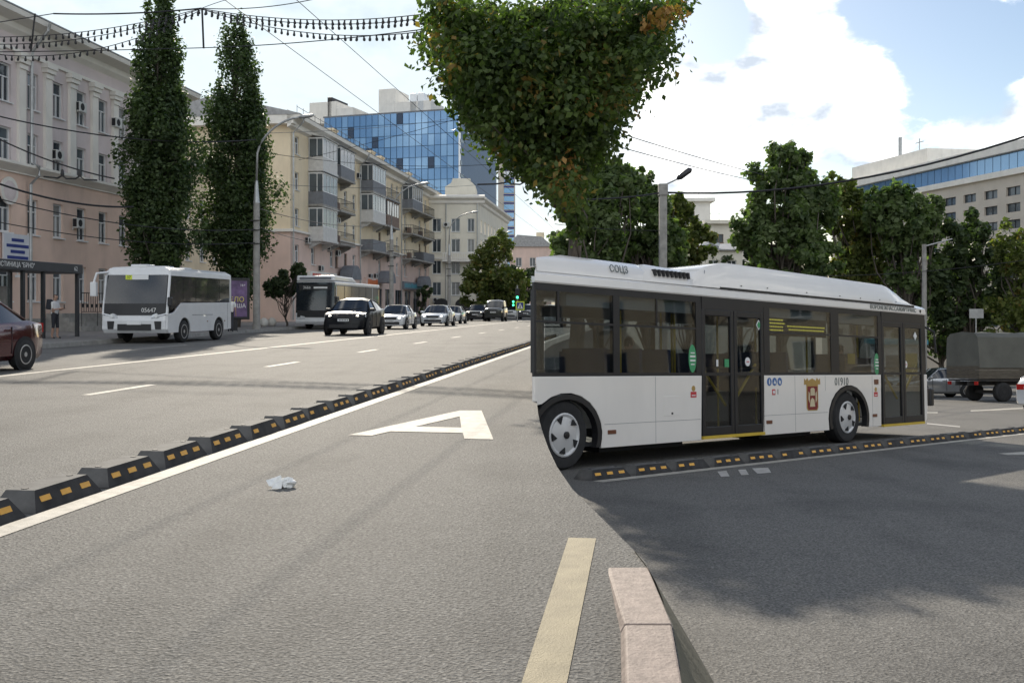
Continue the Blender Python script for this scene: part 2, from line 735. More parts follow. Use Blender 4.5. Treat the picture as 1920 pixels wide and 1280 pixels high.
gvs, gfs = [], []
grow = [-80.0] + ROWS + [2600.0]
for D in grow:
    e = xr(D)
    for (x, z) in ((-900 - abs(D), -.08), (e + .1, -.08), (e + .14, z2(D) - .08), (e + 140, z2(D) - .08), (e + 1200 + abs(D), z2(D) - .08)):
        gvs.append((x, D, z))
for i in range(len(grow) - 1):
    for j in range(4):
        gfs.append((i * 5 + j, i * 5 + j + 1, i * 5 + j + 6, i * 5 + j + 5))
me = bpy.data.meshes.new('ground')
me.from_pydata(gvs, [], gfs)
me.materials.append(EARTH)
struct(link('ground', me))
avenue = sheet('avenue', ASPH, xl, lambda D: xr(D) + (.21 if D > 3.2 else .0), lambda x, D: 0, ROWS)
side = sheet('side_street', ASPH2, lambda D: xr(D) + .2, lambda D: xr(D) + .2 + 70 + .4 * max(D, 0), lambda x, D: z2(D), [d for d in ROWS if d <= 130])
# left pavement behind its kerb
sheet('pavement', PAVE, lambda D: -75, lambda D: xl(D) - .18, lambda x, D: .14, [d for d in ROWS if d <= 700])
kb = MB()
for i in range(len(ROWS) - 10):
    D0, D1 = ROWS[i], ROWS[i + 1]
    a0, a1 = xl(D0), xl(D1)
    kb.hexa([(a0 - .18, D0, -.02), (a0, D0, -.02), (a1, D1, -.02), (a1 - .18, D1, -.02)], [(a0 - .18, D0, .15), (a0 - .02, D0, .15), (a1 - .02, D1, .15), (a1 - .18, D1, .15)])
struct(kb.build('left_kerb', CONC))
# right kerb of separate granite stones over a low retaining wall
kroot = struct(link('right_kerb', None))
wl = MB()
for i in range(len(ROWS) - 8):
    D0, D1 = ROWS[i], ROWS[i + 1]
    a0, a1 = xr(D0), xr(D1)
    wl.hexa([(a0 + .02, D0, z2(D0) - .1), (a0 + .19, D0, z2(D0) - .1), (a1 + .19, D1, z2(D1) - .1), (a1 + .02, D1, z2(D1) - .1)],
            [(a0 + .02, D0, -.02), (a0 + .19, D0, -.02), (a1 + .19, D1, -.02), (a1 + .02, D1, -.02)])
wl.build('retaining_wall', CONC, kroot)
d = -1.0
k = 0
while d < 4.6:
    ln = .98 if d < 12 else 1.9
    d1 = d + ln
    a0, a1 = xr(d + .008), xr(d1 - .008)
    h = .035 + random.uniform(-.004, .004)
    mb = MB().hexa([(a0, d + .008, -.005), (a0 + .2, d + .008, -.005), (a1 + .2, d1 - .008, -.005), (a1, d1 - .008, -.005)],
                   [(a0 + .02, d + .008, h), (a0 + .2, d + .008, h), (a1 + .2, d1 - .008, h), (a1 + .02, d1 - .008, h)])
    if d1 > 4.6:
        for vi in (6, 7):
            mb.v[vi] = (mb.v[vi][0], mb.v[vi][1], .004)
    mb.build('kerb_stone', GRANITE, kroot, bevel=.008)
    d = d1


bank = MB()
for i in range(24):
    D0, D1 = -2 + i * .3, -2 + (i + 1) * .3
    a0, a1 = xr(D0) + .195, xr(D1) + .195
    bank.add([(a0, D0, .01), (a1, D1, .01), (a1 + .24, D1, z2(D1) + .004), (a0 + .24, D0, z2(D0) + .004)], [(0, 1, 2, 3)])
struct(bank.build('verge', EARTH))


# painted markings
def strip(name, p0, p1, q0, q1, m, z=.004, n=1):
    vs, fs = [], []
    for i in range(n + 1):
        q = q0 + (q1 - q0) * i / n
        vs += [pq(p0, q, z), pq(p1, q, z)]
    fs = [(2 * i, 2 * i + 1, 2 * i + 3, 2 * i + 2) for i in range(n)]
    me = bpy.data.meshes.new(name)
    me.from_pydata(vs, [], fs)
    me.materials.append(m)
    o = link(name, me, avenue)
    return o


strip('lane_line', -3.64, -3.47, -4, 60, WHITE_LINE, n=40)
strip('edge_line', -.40, -.25, -4, 5.5, YEL_LINE, n=4)
strip('edge_line', -11.72, -11.52, -4, 200, WHITE_LINE, n=40)
for i in range(14):
    q = 13.6 + i * 7.0 - 14
    strip('lane_dash', -7.98, -7.82, q, q + 2.0, WHITE_LINE)
for i in range(12):
    q = 20 + i * 9.0
    strip('lane_dash', -15.3, -15.2, q, q + 3.5, GREY_LINE)
# painted letter A
A_PX = [[(653, 816), (862, 770), (903, 770), (925, 824), (871, 823), (865, 809), (734, 806), (697, 817)]]
hole = [(779, 800), (862, 781), (865, 802)]
outer = [gp(u, v) for u, v in A_PX[0]]
bm = bmesh.new()
pts = [(653, 816), (862, 770), (903, 770), (925, 824), (871, 823), (868, 812), (732, 809), (697, 817)]
ov = [bm.verts.new(gp(u, v) + Vector((0, 0, .005))) for u, v in pts]
hv = [bm.verts.new(gp(u, v) + Vector((0, 0, .005))) for u, v in hole]
es = [bm.edges.new((ov[i], ov[(i + 1) % len(ov)])) for i in range(len(ov))] + [bm.edges.new((hv[i], hv[(i + 1) % 3])) for i in range(3)]
bmesh.ops.triangle_fill(bm, use_beauty=True, use_dissolve=False, edges=es)
me = bpy.data.meshes.new('painted_letter')
bm.to_mesh(me)
bm.free()
me.materials.append(WHITE_LINE)
link('painted_letter', me, avenue)

# side street markings
BO = gp2(1063, 882)
BA = (gp2(1593, 830) - BO).normalized()
BN = Vector((0, (V2 - VH) / F, 1)).normalized()
BB = BN.cross(BA)


def sp(s, t, h=0.0):                     # side street coordinates: along the bus, across (away), up
    return BO + BA * s + BB * t + BN * h


def quad2(name, pts, m, h=.005):
    me = bpy.data.meshes.new(name)
    me.from_pydata([gp2(u, v) + BN * h for u, v in pts], [], [tuple(range(len(pts)))])
    me.materials.append(m)
    return link(name, me, side)


me = bpy.data.meshes.new('separator_line')
ss = np.linspace(-.75, 40, 30)
me.from_pydata([sp(s, t, .005) for s in ss for t in (-1.32, -1.14)], [], [(2 * i, 2 * i + 1, 2 * i + 3, 2 * i + 2) for i in range(29)])
me.materials.append(WHITE_LINE)
link('separator_line', me, side)
quad2('worn_mark', [(1345, 884), (1362, 883), (1368, 893), (1352, 894)], GREY_LINE)
quad2('worn_mark', [(1384, 881), (1398, 880), (1404, 890), (1390, 891)], GREY_LINE)
quad2('worn_mark', [(1410, 878), (1440, 877), (1446, 886), (1420, 888)], GREY_LINE)
quad2('worn_mark', [(1872, 850), (1990, 843), (1995, 852), (1890, 853)], WHITE_LINE)
quad2('lane_dash', [(1738, 772), (1758, 772), (1758, 774.5), (1738, 774.5)], WHITE_LINE)
quad2('lane_dash', [(1820, 769), (1918, 764), (1918, 766.5), (1820, 771.5)], WHITE_LINE)
quad2('worn_mark', [(1738, 793), (1800, 799), (1800, 801), (1738, 795)], GREY_LINE)

# ------------------------------------------------------------------ buildings
def wall_mesh(mb, L, za, zb, holes, depth=.2, m=0, y=0.0, x0=0.0):
    xs = sorted({x0, L} | {h[0] for h in holes} | {h[1] for h in holes})
    zs = sorted({za, zb} | {h[2] for h in holes} | {h[3] for h in holes})
    xs = [x for x in xs if x0 <= x <= L]
    zs = [z for z in zs if za <= z <= zb]
    for i in range(len(xs) - 1):
        for j in range(len(zs) - 1):
            cx, cz = (xs[i] + xs[i + 1]) / 2, (zs[j] + zs[j + 1]) / 2
            if any(h[0] < cx < h[1] and h[2] < cz < h[3] for h in holes):
                continue
            mb.add([(xs[i], y, zs[j]), (xs[i + 1], y, zs[j]), (xs[i + 1], y, zs[j + 1]), (xs[i], y, zs[j + 1])], [(0, 1, 2, 3)], m)
    for (a, b, c, d) in holes:
        if c < za or d > zb:
            continue
        for q in ([(a, c), (b, c)], [(b, c), (b, d)], [(b, d), (a, d)], [(a, d), (a, c)]):
            (p, r), (s, t) = q
            mb.add([(p, y, r), (s, y, t), (s, y + depth, t), (p, y + depth, r)], [(0, 1, 2, 3)], m)


WIN = {}


def window(parent, x0, x1, z0, z1, y=.16, frame=UPVC, pane=PANE_A, style='T', sill=True):
    key = (round(x1 - x0, 2), round(z1 - z0, 2), frame.name, style, sill)
    w, h = x1 - x0, z1 - z0
    if key not in WIN:
        t = min(.07, w * .1)
        mb = MB()
        mb.box(0, t, -.05, .03, 0, h).box(w - t, w, -.05, .03, 0, h).box(t, w - t, -.05, .03, 0, t).box(t, w - t, -.05, .03, h - t, h)
        if style in 'TH':
            mb.box(t, w - t, -.045, .03, h * .64, h * .64 + t * .8)
        if style in 'TV':
            top = h * .64 if style == 'T' else h - t
            mb.box(w / 2 - t / 2, w / 2 + t / 2, -.045, .03, t, top)
        if sill:
            mb.box(-.06, w + .06, -.26, -.06, -.06, -.005)
        pb = MB().add([(t, .02, t), (w - t, .02, t), (w - t, .02, h - t), (t, .02, h - t)], [(0, 1, 2, 3)])
        WIN[key] = (mb.mesh('window', frame), pb.v, pb.f, {})
    fm, pv, pf, cache = WIN[key]
    if pane.name not in cache:
        pm = bpy.data.meshes.new('pane')
        pm.from_pydata(pv, [], pf)
        pm.materials.append(pane)
        cache[pane.name] = pm
    o = link('window', fm, parent)
    o.location = (x0, y, z0)
    p = link('pane', cache[pane.name], o)
    return o


def rpane():
    r = random.random()
    return PANE_A if r < .55 else (PANE_C if r < .85 else PANE_B)


def ac_unit(parent, x, z, s=1.0, y=0.0):
    o = MB().box(0, .75 * s, -.34 * s, -.04, 0, .55 * s).box(.05, .12, -.05, .0, -.1, .05).box(.6 * s, .67 * s, -.05, .0, -.1, .05).build('air_conditioner', UPVC_D, parent, loc=(x, y, z), bevel=.02)
    MB().lathe([(.05, -.004), (.2 * s, -.004), (.2 * s, .0)], (.3 * s, -.345 * s, .28 * s), n=16).build('fan', DARK, o)
    MB().box(-.006, 0, -.3 * s, -.08 * s, .06, .5 * s).build('grille', RIMD, o)
    return o


UPVC_D = mat('ac_casing', (.55, .55, .53), .5, var=.12)
PEACH = mat('plaster_peach', (.74, .55, .45), .85, var=.1, scale=.6, bump=.15, dirt=.35)
MAUVE = mat('plaster_mauve', (.66, .58, .57), .85, var=.08, scale=.6, bump=.15, dirt=.3)
CREAMW = mat('plaster_cream', (.78, .75, .69), .8, var=.07, scale=.8, bump=.1, dirt=.25)
YELL = mat('plaster_yellow', (.77, .65, .465), .85, var=.08, scale=.5, bump=.12, dirt=.3)
PINKW = mat('plaster_pink', (.66, .50, .43), .85, var=.1, scale=.5, bump=.12, dirt=.35)
BEIGE = mat('plaster_beige', (.72, .68, .58), .85, var=.08, scale=.5, bump=.12, dirt=.3)
TAN = mat('cladding_tan', (.58, .52, .44), .8, var=.06, scale=.5, dirt=.15)
ROOFM = mat('roof_metal', (.30, .30, .30), .5, .4, var=.2)
ROOFB = mat('roof_brown', (.16, .12, .10), .7, var=.2)
BALC_G = mat('balcony_grey', (.17, .18, .20), .7, var=.15)
BALC_B = mat('balcony_brown', (.19, .13, .10), .75, var=.3, scale=6)
BALC_W = mat('balcony_white', (.58, .57, .55), .6, var=.1)
IRON = mat('wrought_iron', (.03, .028, .028), .6)
BLUEG = mat('curtain_glass_blue', (.17, .30, .48), .08, .55, var=.18, scale=.05)
BLUEG2 = mat('curtain_glass_blue_pale', (.25, .40, .58), .08, .55, var=.15, scale=.05)
BLUED = mat('curtain_glass_open', (.03, .05, .09), .15, .2, var=.2)
PALESKY = mat('pale_sky_tone', (.88, .90, .91), .35, 0, var=.05, scale=.2)  # sky reflection on the tower side put into the colour; also plain pale parts
MULL = mat('mullion_blue', (.05, .10, .18), .4, .4)
SIGNB = mat('sign_blue', (.03, .05, .22), .5, var=.1)
SIGNW = mat('sign_white', (.62, .64, .68), .5, var=.05)
SIGNR = mat('sign_red', (.50, .05, .03), .5, var=.1)
SIGNO = mat('sign_orange', (.62, .16, .05), .5, var=.1)
SIGNT = mat('sign_teal', (.05, .25, .32), .5, var=.1)
SHOPG = mat('shop_glass', (.04, .045, .05), .08, var=.4, scale=.8)
RZ_AV = math.pi / 2 - TH                 # local x along the avenue, local -y to the street
FP = -28.0

# --- academy building: peach lower storeys, mauve upper storeys with pilasters
b1 = thing('academy_building', 'peach and mauve four storey building with white pilasters and drainpipe, left edge', 'building', pq(FP, 33), RZ_AV)
L1 = 26.0
cols1 = [43.7 - 33 + i * 2.05 - .42 + (-4 * 2.05) for i in range(12)]
rows1 = [(1.55, 3.3), (4.62, 6.25), (7.72, 9.28), (10.4, 12.1)]
wl1, wu1 = MB(), MB()
low = [(c, c + .84, a, b) for c in cols1 for a, b in rows1[:2]]
upp = [(c, c + .84, a, b) for c in cols1 for a, b in rows1[2:]]
wall_mesh(wl1, L1, 0, 7.4, low)
wall_mesh(wu1, L1, 7.4, 14.0, upp)
wl1.add([(0, .0, 0), (0, 12, 0), (0, 12, 7.4), (0, 0, 7.4), (L1, 0, 0), (L1, 12, 0), (L1, 12, 7.4), (L1, 0, 7.4)], [(0, 1, 2, 3), (4, 5, 6, 7)])
wu1.add([(0, .0, 7.4), (0, 12, 7.4), (0, 12, 14), (0, 0, 14), (L1, 0, 7.4), (L1, 12, 7.4), (L1, 12, 14), (L1, 0, 14)], [(0, 1, 2, 3), (4, 5, 6, 7)])
wl1.build('lower_wall', PEACH, b1)
wu1.build('upper_wall', MAUVE, b1)
for (a, b, c, d) in low + upp:
    window(b1, a, b, c, d, pane=rpane())
MB().prism([(-.02, 7.3), (-.5, 7.62), (-.5, 7.74), (-.1, 7.8), (-.1, 7.3)], -.2, L1 + .2, 'x').build('middle_cornice', CREAMW, b1)
MB().prism([(0, 12.75), (-.12, 12.75), (-.12, 12.9), (0, 12.95)], -.1, L1 + .1, 'x').build('string_course', CREAMW, b1)
MB().prism([(0, 13.5), (-.25, 13.7), (-.3, 13.95), (-.95, 14.1), (-1.0, 14.32), (0, 14.6)], -.5, L1 + .5, 'x').build('roof_cornice', CREAMW, b1)
MB().prism([(-1.02, 14.34), (-1.02, 14.4), (6, 16.2), (12, 14.4), (12, 14.34)], -.6, L1 + .6, 'x').build('roof', ROOFM, b1)
box('plinth', CONC, b1, -.05, L1 + .05, -.12, -.002, 0, .75)
for i in range(11):
    x = cols1[i] + .84 + .38
    pil = MB().box(x, x + .5, -.16, -.003, 7.82, 12.3).build('pilaster', CREAMW, b1)
    MB().box(x - .06, x + .56, -.22, -.163, 12.05, 12.25).box(x - .12, x + .62, -.3, -.005, 12.303, 12.5).box(x - .18, x + .68, -.36, -.005, 12.503, 12.72).build('capital', CREAMW, pil)
for xq, zq in ((47.1, 11.0), (50.6, 10.85), (45.1, 8.3), (46.9, 5.2)):
    ac_unit(b1, xq - 33, zq, .9)
px = qof(50, FP) - 33
MB().tube([(px, -1.15, 14.2), (px, -1.05, 13.9), (px, -.3, 13.0), (px, -.25, 12.6), (px, -.25, 7.9), (px, -.62, 7.7), (px, -.62, 7.3), (px, -.2, 6.9), (px, -.2, .4)], .075, 8).build('drainpipe', STEEL, b1)
ex = qof(14, FP) - 33
em = MB().lathe([(.62, -.02), (.62, .06), (.48, .08)], (ex, -.1, 6.45), n=28).build('emblem', CREAMW, b1)
em.scale = (1, 1, 1)
MB().lathe([(.46, -.13), (.3, -.16), (.12, -.17)], (ex, 0, 6.45), n=10).build('emblem_relief', MAUVE, em)
sx0, sx1 = qof(1, FP) - 33, qof(49, FP) - 33
sg = box('notice_board', SIGNW, b1, sx0, sx1, -.16, -.08, 3.05, 4.55)
for i, (wd) in enumerate((.5, .9, .58, .85, .72)):
    cx = (sx0 + sx1) / 2 + .06
    zz = 4.28 - i * .26
    box('text_line', SIGNB, sg, cx - wd * .9, cx + wd * .9, -.172, -.162, zz - .07, zz + .07)
cm = MB().box(px - 1.1, px - .98, -.45, -.15, 2.62, 2.72).tube([(px - 1.04, 0, 2.9), (px - 1.04, -.25, 2.8), (px - 1.04, -.25, 2.7)], .02).build('security_camera', UPVC, b1)
# entrance steps and railing by the plinth
stx = qof(120, FP) - 33
st = thing('entrance_steps', 'grey stone entrance steps with black wrought railing beside the peach building', 'steps', pq(FP, 33 + stx), RZ_AV)
for i in range(4):
    MB().box(-1.7 + .0, 2.3, -1.9 + i * .32, -1.9 + i * .32 + .32 if i < 3 else -.13, .14, .38 + i * .2).build('step', CONC, st)
rl = MB()
rl.box(-1.7, 2.3, -1.93, -1.9, 1.93, 1.97).box(-1.7, 2.3, -1.93, -1.9, 1.05, 1.08)
rl.build('handrail', IRON, st)
for i in range(21):
    x = -1.7 + i * .2
    MB().box(x - .012, x + .012, -1.925, -1.905, .38 if i % 7 == 0 else 1.06, 1.94).build('baluster', IRON, st)
for i in range(10):
    x = -1.6 + i * .4
    MB().lathe([(.09, -.008), (.09, .008), (.06, .008), (.06, -.008)], (x, -1.915, 1.35), n=10).build('scroll', IRON, st)

# --- middle building seen between the poplars
bm_ = thing('peach_house', 'pinkish plaster house seen between the two poplars', 'building', pq(-33, 59.5), RZ_AV)
mbm = MB()
hm = [(1 + i * 2.4, 1.9 + i * 2.4, a, a + 1.6) for i in range(7) for a in (1.6, 4.7, 7.8)]
wall_mesh(mbm, 18.3, 0, 11.6, hm)
mbm.add([(0, 0, 0), (0, 10, 0), (0, 10, 11.6), (0, 0, 11.6)], [(0, 1, 2, 3)])
mbm.build('wall', YELL, bm_)
for (a, b, c, d) in hm:
    window(bm_, a, b, c, d, pane=rpane())
MB().prism([(-.6, 11.6), (-.6, 11.85), (5, 13.4), (10, 11.85), (10, 11.6)], -.3, 18.6, 'x').build('roof', ROOFM, bm_)
MB().box(4, 5.2, 3, 4.5, 12, 14.3).build('chimney', CREAMW, bm_)

# --- five storey yellow apartment block with balconies
QY = 78.3
b2 = thing('apartment_block', 'yellow five storey apartment block with stacked balconies', 'building', pq(FP, QY), RZ_AV)
LY, HY = 56.0, 16.2
rowsY = [(4.95, 6.4), (7.9, 9.35), (10.85, 12.3), (13.75, 15.2)]
qx = lambda u: qof(u, FP) - QY
wx = [qx(557), qx(598) - 1.6, qx(648), qx(664), qx(712), qx(735), qx(745), qx(760), qx(787), qx(798), qx(806)]
wx += [qx(622), qx(631)]
hol = [(x - .5, x + .5, a, b) for x in wx for a, b in rowsY]
shop = [(2.5 + i * 4.6, 5.9 + i * 4.6, .6, 3.3) for i in range(11)]
wy, wg = MB(), MB()
wall_mesh(wy, LY, 7.4, HY, [h for h in hol if h[2] > 7.4])
wall_mesh(wg, LY, 0, 7.4, [h for h in hol if h[2] < 7.4] + shop)
for (mb_, za, zb) in ((wy, 7.4, HY), (wg, 0, 7.4)):
    mb_.add([(0, 0, za), (0, 12, za), (0, 12, zb), (0, 0, zb), (LY, 0, za), (LY, 12, za), (LY, 12, zb), (LY, 0, zb), (0, 12, za), (LY, 12, za), (LY, 12, zb), (0, 12, zb)], [(0, 1, 2, 3), (4, 5, 6, 7), (8, 9, 10, 11)])
wy.build('upper_wall', YELL, b2)
wg.build('lower_wall', PINKW, b2)
for (a, b, c, d) in hol:
    window(b2, a, b, c, d, pane=rpane(), frame=UPVC if random.random() < .7 else WOODFR)
for (a, b, c, d) in shop:
    window(b2, a, b, c, d, frame=BALC_G, pane=SHOPG, style='V', sill=False)
MB().prism([(0, 7.35), (-.22, 7.4), (-.22, 7.55), (0, 7.6)], -.2, LY, 'x').box(-.22, 0, -.2, 12, 7.35, 7.58).build('string_course', CREAMW, b2)
MB().prism([(0, 15.6), (-.3, 15.75), (-.35, 16.1), (-1.0, 16.3), (-1.05, 16.6), (0, 17.0)], -.8, LY + .6, 'x').box(-.8, 0, -.5, 12.5, 15.9, 16.6).build('roof_cornice', CREAMW, b2)
MB().prism([(-1.0, 16.6), (-1.05, 16.68), (6, 18.3), (12.6, 16.68), (12.6, 16.6)], -.85, LY + .6, 'x').build('roof', ROOFM, b2)
rr = MB()
rr.box(0, LY, -.55, -.52, 17.35, 17.38)
for i in range(38):
    rr.box(i * 1.5, i * 1.5 + .03, -.55, -.52, 16.7, 17.5)
rr.build('roof_railing', IRON, b2)
for x in (16, 30, 34, 48):
    MB().box(x, x + 1.4, 1.5, 2.3, 17, 18.4 + random.random() * .4).box(x - .1, x + 1.5, 1.4, 2.4, 18.3, 18.5).build('chimney', YELL, b2)
for u in (545, 672, 750, 811):
    x = max(.12, qx(u))
    MB().tube([(x, -1.1, 16.5), (x, -1.0, 16.1), (x, -.2, 15.3), (x, -.2, .3)], .07, 6).build('drainpipe', STEEL, b2)


def balcony(x0, x1, zf, kind, dep=1.25):
    w = x1 - x0
    sl_ = MB().box(x0 - .12, x1 + .12, -dep - .1, -.003, zf - .18, zf)
    for xx in (x0 + .15, x1 - .4):
        sl_.prism([(-.003, zf - .18), (-dep * .8, zf - .18), (-dep * .75, zf - .35), (-.003, zf - .8)], xx, xx + .25, 'x')
    s_ = sl_.build('balcony', CONC if kind != 'w' else BALC_W, b2)
    y0 = -dep - .05
    if kind == 'rail':
        m_ = MB().box(x0, x1, y0, y0 + .04, zf + .96, zf + 1.0).box(x0, x0 + .04, y0, 0, zf + .96, zf + 1.0).box(x1 - .04, x1, y0, 0, zf + .96, zf + 1.0).box(x0, x1, y0, y0 + .03, zf + .1, zf + .13)
        n = int(w / .28)
        for i in range(n + 1):
            xx = x0 + i * (w - .03) / n
            m_.box(xx, xx + .025, y0, y0 + .025, zf, zf + .97)
        for i in range(5):
            yy = y0 + i * (dep / 5)
            m_.box(x0, x0 + .025, yy, yy + .025, zf, zf + .97)
        m_.build('railing', IRON, s_)
        MB().box(x0 + .3, x0 + 1.1, -.9, -.5, zf + .02, zf + .7).build('stored_box', BALC_B, s_)
    else:
        pm_ = {'g': BALC_G, 'b': BALC_B, 'w': BALC_W, 'o': BALC_G}[kind]
        MB().box(x0, x1, y0, y0 + .06, zf, zf + 1.05).box(x0, x0 + .06, y0 + .06, -.003, zf, zf + 1.05).box(x1 - .06, x1, y0 + .06, -.003, zf, zf + 1.05).build('parapet', pm_, s_)
        if kind != 'o':
            fr = MB()
            n = max(2, int(w / .95))
            for i in range(n + 1):
                xx = x0 + i * (w - .07) / n
                fr.box(xx, xx + .07, y0 + .003, y0 + .06, zf + 1.05, zf + 2.55)
            fr.box(x0, x1, y0 - .003, y0 + .063, zf + 2.55, zf + 2.68).box(x0, x1, y0, y0 + .06, zf + 1.052, zf + 1.12)
            for yy in (y0 + .5, -.1):
                fr.box(x0 + .002, x0 + .06, yy, yy + .07, zf + 1.05, zf + 2.55)
            fr.box(x0 - .003, x0 + .062, y0, -.003, zf + 2.552, zf + 2.682)
            g_ = fr.build('glazing_frame', UPVC if kind != 'b' else WOODFR, s_)
            MB().add([(x0 + .03, y0 + .03, zf + 1.1), (x1 - .03, y0 + .03, zf + 1.1), (x1 - .03, y0 + .03, zf + 2.55), (x0 + .03, y0 + .03, zf + 2.55),
                      (x0 + .03, -.05, zf + 1.1), (x0 + .03, -.05, zf + 2.55)], [(0, 1, 2, 3), (4, 0, 3, 5)]).build('pane', PANE_C, g_)
            MB().prism([(y0 - .15, zf + 2.69), (-.003, zf + 2.9), (-.003, zf + 2.95), (y0 - .15, zf + 2.74)], x0 - .1, x1 + .1, 'x').build('canopy', BALC_W if kind == 'w' else BALC_G, s_)


def bays(ua, ub, kinds):
    a, b = qx(ua), qx(ub)
    for zf, k_ in zip((12.95, 10.0, 7.05, 4.1), kinds):
        if k_:
            balcony(a, b, zf, k_)


bays(578, 606, ['w', 'g', 'w', None])
bays(613, 640, ['g', 'rail', 'rail', None])
bays(676, 701, ['g', 'w', 'o', None])
bays(704, 727, ['rail', 'b', 'rail', None])
bays(754, 773, ['g', 'rail', 'rail', None])
bays(776, 796, ['rail', 'rail', 'o', None])
for (u, z) in ((571, 6.6), (596, 4.4), (613, 6.4), (628, 6.0), (668, 14.0), (690, 4.2), (759, 10.3), (781, 9.7), (800, 7.2), (628, 9.0), (700, 4.3)):
    ac_unit(b2, qx(u), z, 1.0)
for (u0, u1, m_, mt_) in ((576, 626, CREAMW, SIGNR), (682, 708, PINKW, SIGNO), (752, 790, BALC_G, SIGNT)):
    f_ = box('fascia', m_, b2, qx(u0), qx(u1), -.3, -.004, 3.45, 4.35)
    x = qx(u0) + .5
    while x < qx(u1) - 1:
        w_ = random.uniform(.35, .8)
        box('sign_stroke', mt_, f_, x, x + w_, -.33, -.303, 3.65, 4.05 + random.random() * .15)
        x += w_ + .12
for u in (640, 710, 782):
    x = qx(u)
    MB().prism([(x - 1.6, 3.9)] + [(x + 1.6 * math.cos(a), 3.9 + 1.3 * math.sin(a)) for a in np.linspace(math.pi, 0, 9)][1:-1] + [(x + 1.6, 3.9)], -1.5, -.305).build('door_canopy', BALC_G, b2)

# --- beige corner building
C0 = at(803, 577, 134).xy
C1 = at(897, 577, 134).xy
C2 = at(952, 577, 166).xy
HB = 15.7
b3 = thing('corner_building', 'beige four storey corner house with long balcony behind the street lamp', 'building', (C0.x, C0.y, 0), 0)
Lf = C1.x - C0.x
fr_h = [(x, x + 1.15, a, a + 1.75) for x in (.55, 3.05) for a in (2.9, 5.75, 8.6, 11.3)] + [(5.2, 6.1, a, a + 1.75) for a in (8.6, 11.3)]
w3 = MB()
wall_mesh(w3, Lf, 0, HB, fr_h)
w3.build('front_wall', BEIGE, b3)
for (a, b, c, d) in fr_h:
    window(b3, a, b, c, d, pane=rpane(), style='V')
dv = Vector((C2.x - C1.x, C2.y - C1.y, 0))
sdw = link('side_wing', None, b3)
sdw.location = (Lf, 0, 0)
sdw.rotation_euler = (0, 0, math.atan2(dv.y, dv.x))
w3b = MB()
sh = [(x, x + 1.3, a, a + 1.75) for x in np.arange(2, 30, 3.4) for a in (2.9, 5.75, 8.6, 11.3)]
wall_mesh(w3b, dv.length, 0, HB, sh)
w3b.build('side_wall', BEIGE, sdw)
for (a, b, c, d) in sh:
    o_ = link('window', WIN[(1.15, 1.75, 'window_frame_white', 'V', True)][0], sdw)
    o_.location = (a, .16, c)
MB().prism([(0, HB - .8), (-.25, HB - .6), (-.3, HB - .25), (-.8, HB), (-.85, HB + .25), (0, HB + .5)], -.4, Lf + .85, 'x').build('roof_cornice', CREAMW, b3)
MB().prism([(0, HB - .8), (-.25, HB - .6), (-.3, HB - .25), (-.8, HB), (-.85, HB + .25), (0, HB + .5)], .8, dv.length, 'x').build('side_cornice', CREAMW, sdw)
MB().box(-.2, Lf, -.12, -.003, 7.7, 7.95).build('string_course', CREAMW, b3)
MB().prism([(2.2, HB + .3), (Lf - .4, HB + .3), (Lf - .4, HB + 1.7), (Lf - 1.0, HB + 2.3), (Lf - 1.1, HB + 2.7), (3.2, HB + 2.7), (3.0, HB + 2.1), (2.2, HB + 1.6)], .4, 7).build('attic', BEIGE, b3)
bl_ = MB().box(1.9, Lf - .3, -1.4, -.003, 7.3, 7.55).build('balcony', CREAMW, b3)
bb = MB().box(1.9, Lf - .3, -1.4, -1.3, 8.35, 8.5)
for i in range(14):
    bb.box(2.0 + i * .31, 2.12 + i * .31, -1.38, -1.3, 7.55, 8.35)
bb.build('balustrade', CREAMW, bl_)
for u_ in (3.0, ):
    ac_unit(b3, 2.0, 11.9, 1.1)
    ac_unit(b3, .6, 2.0, 1.1)
MB().tube([(2.35, -.2, 15), (2.35, -.2, .3)], .08, 6).build('drainpipe', STEEL, b3)
MB().tube([(Lf - .15, -.3, 15), (Lf - .15, -.2, .3)], .08, 6).build('drainpipe', STEEL, b3)
for x in (.8, 3.6):
    MB().prism([(x, 1.6)] + [(x + 1 + 1 * math.cos(a), 1.6 + .9 * math.sin(a)) for a in np.linspace(math.pi, 0, 9)] + [(x + 2, 1.6)], -1.0, -.003).build('awning', BLACK, b3)
    MB().box(x + .2, x + 1.8, -.05, -.004, .2, 1.55).build('shop_door', SHOPG, b3)

# --- blue glass tower
G0, G1, G2 = at(607, 577, 226), at(862, 577, 216), at(931, 577, 246)
b4 = thing('glass_office', 'tall blue glass office block rising behind the yellow apartments', 'building', (G0.x, G0.y, 0), math.atan2(G1.y - G0.y, G1.x - G0.x))
LG = (G1 - G0).length
HG = 43.6
MB().box(0, LG, .3, 24, 0, HG - .1).build('core', MULL, b4)
nc, nr = 22, 12
zlo = 14.0
cw, ch = LG / nc, (HG - zlo) / nr
pmesh = {}
for m_ in (BLUEG, BLUEG2, BLUED):
    q_ = MB().box(.07, cw - .07, 0, .12, .06, ch - .06)
    pmesh[m_.name] = q_.mesh('pane', m_)
random.seed(3)
for i in range(nc):
    for j in range(nr):
        r_ = random.random()
        m_ = BLUED if r_ < .035 else (BLUEG2 if r_ < .35 else BLUEG)
        o_ = link('pane', pmesh[m_.name], b4)
        o_.location = (i * cw, .12 + random.uniform(0, .03), zlo + j * ch)
MB().box(-.2, LG + .2, .05, .35, HG - .05, HG + .25).build('parapet', BALC_G, b4)
gd = Vector((G2.x - G1.x, G2.y - G1.y, 0))
gw = link('side_face', None, b4)
gw.location = (LG + .15, 0, 0)
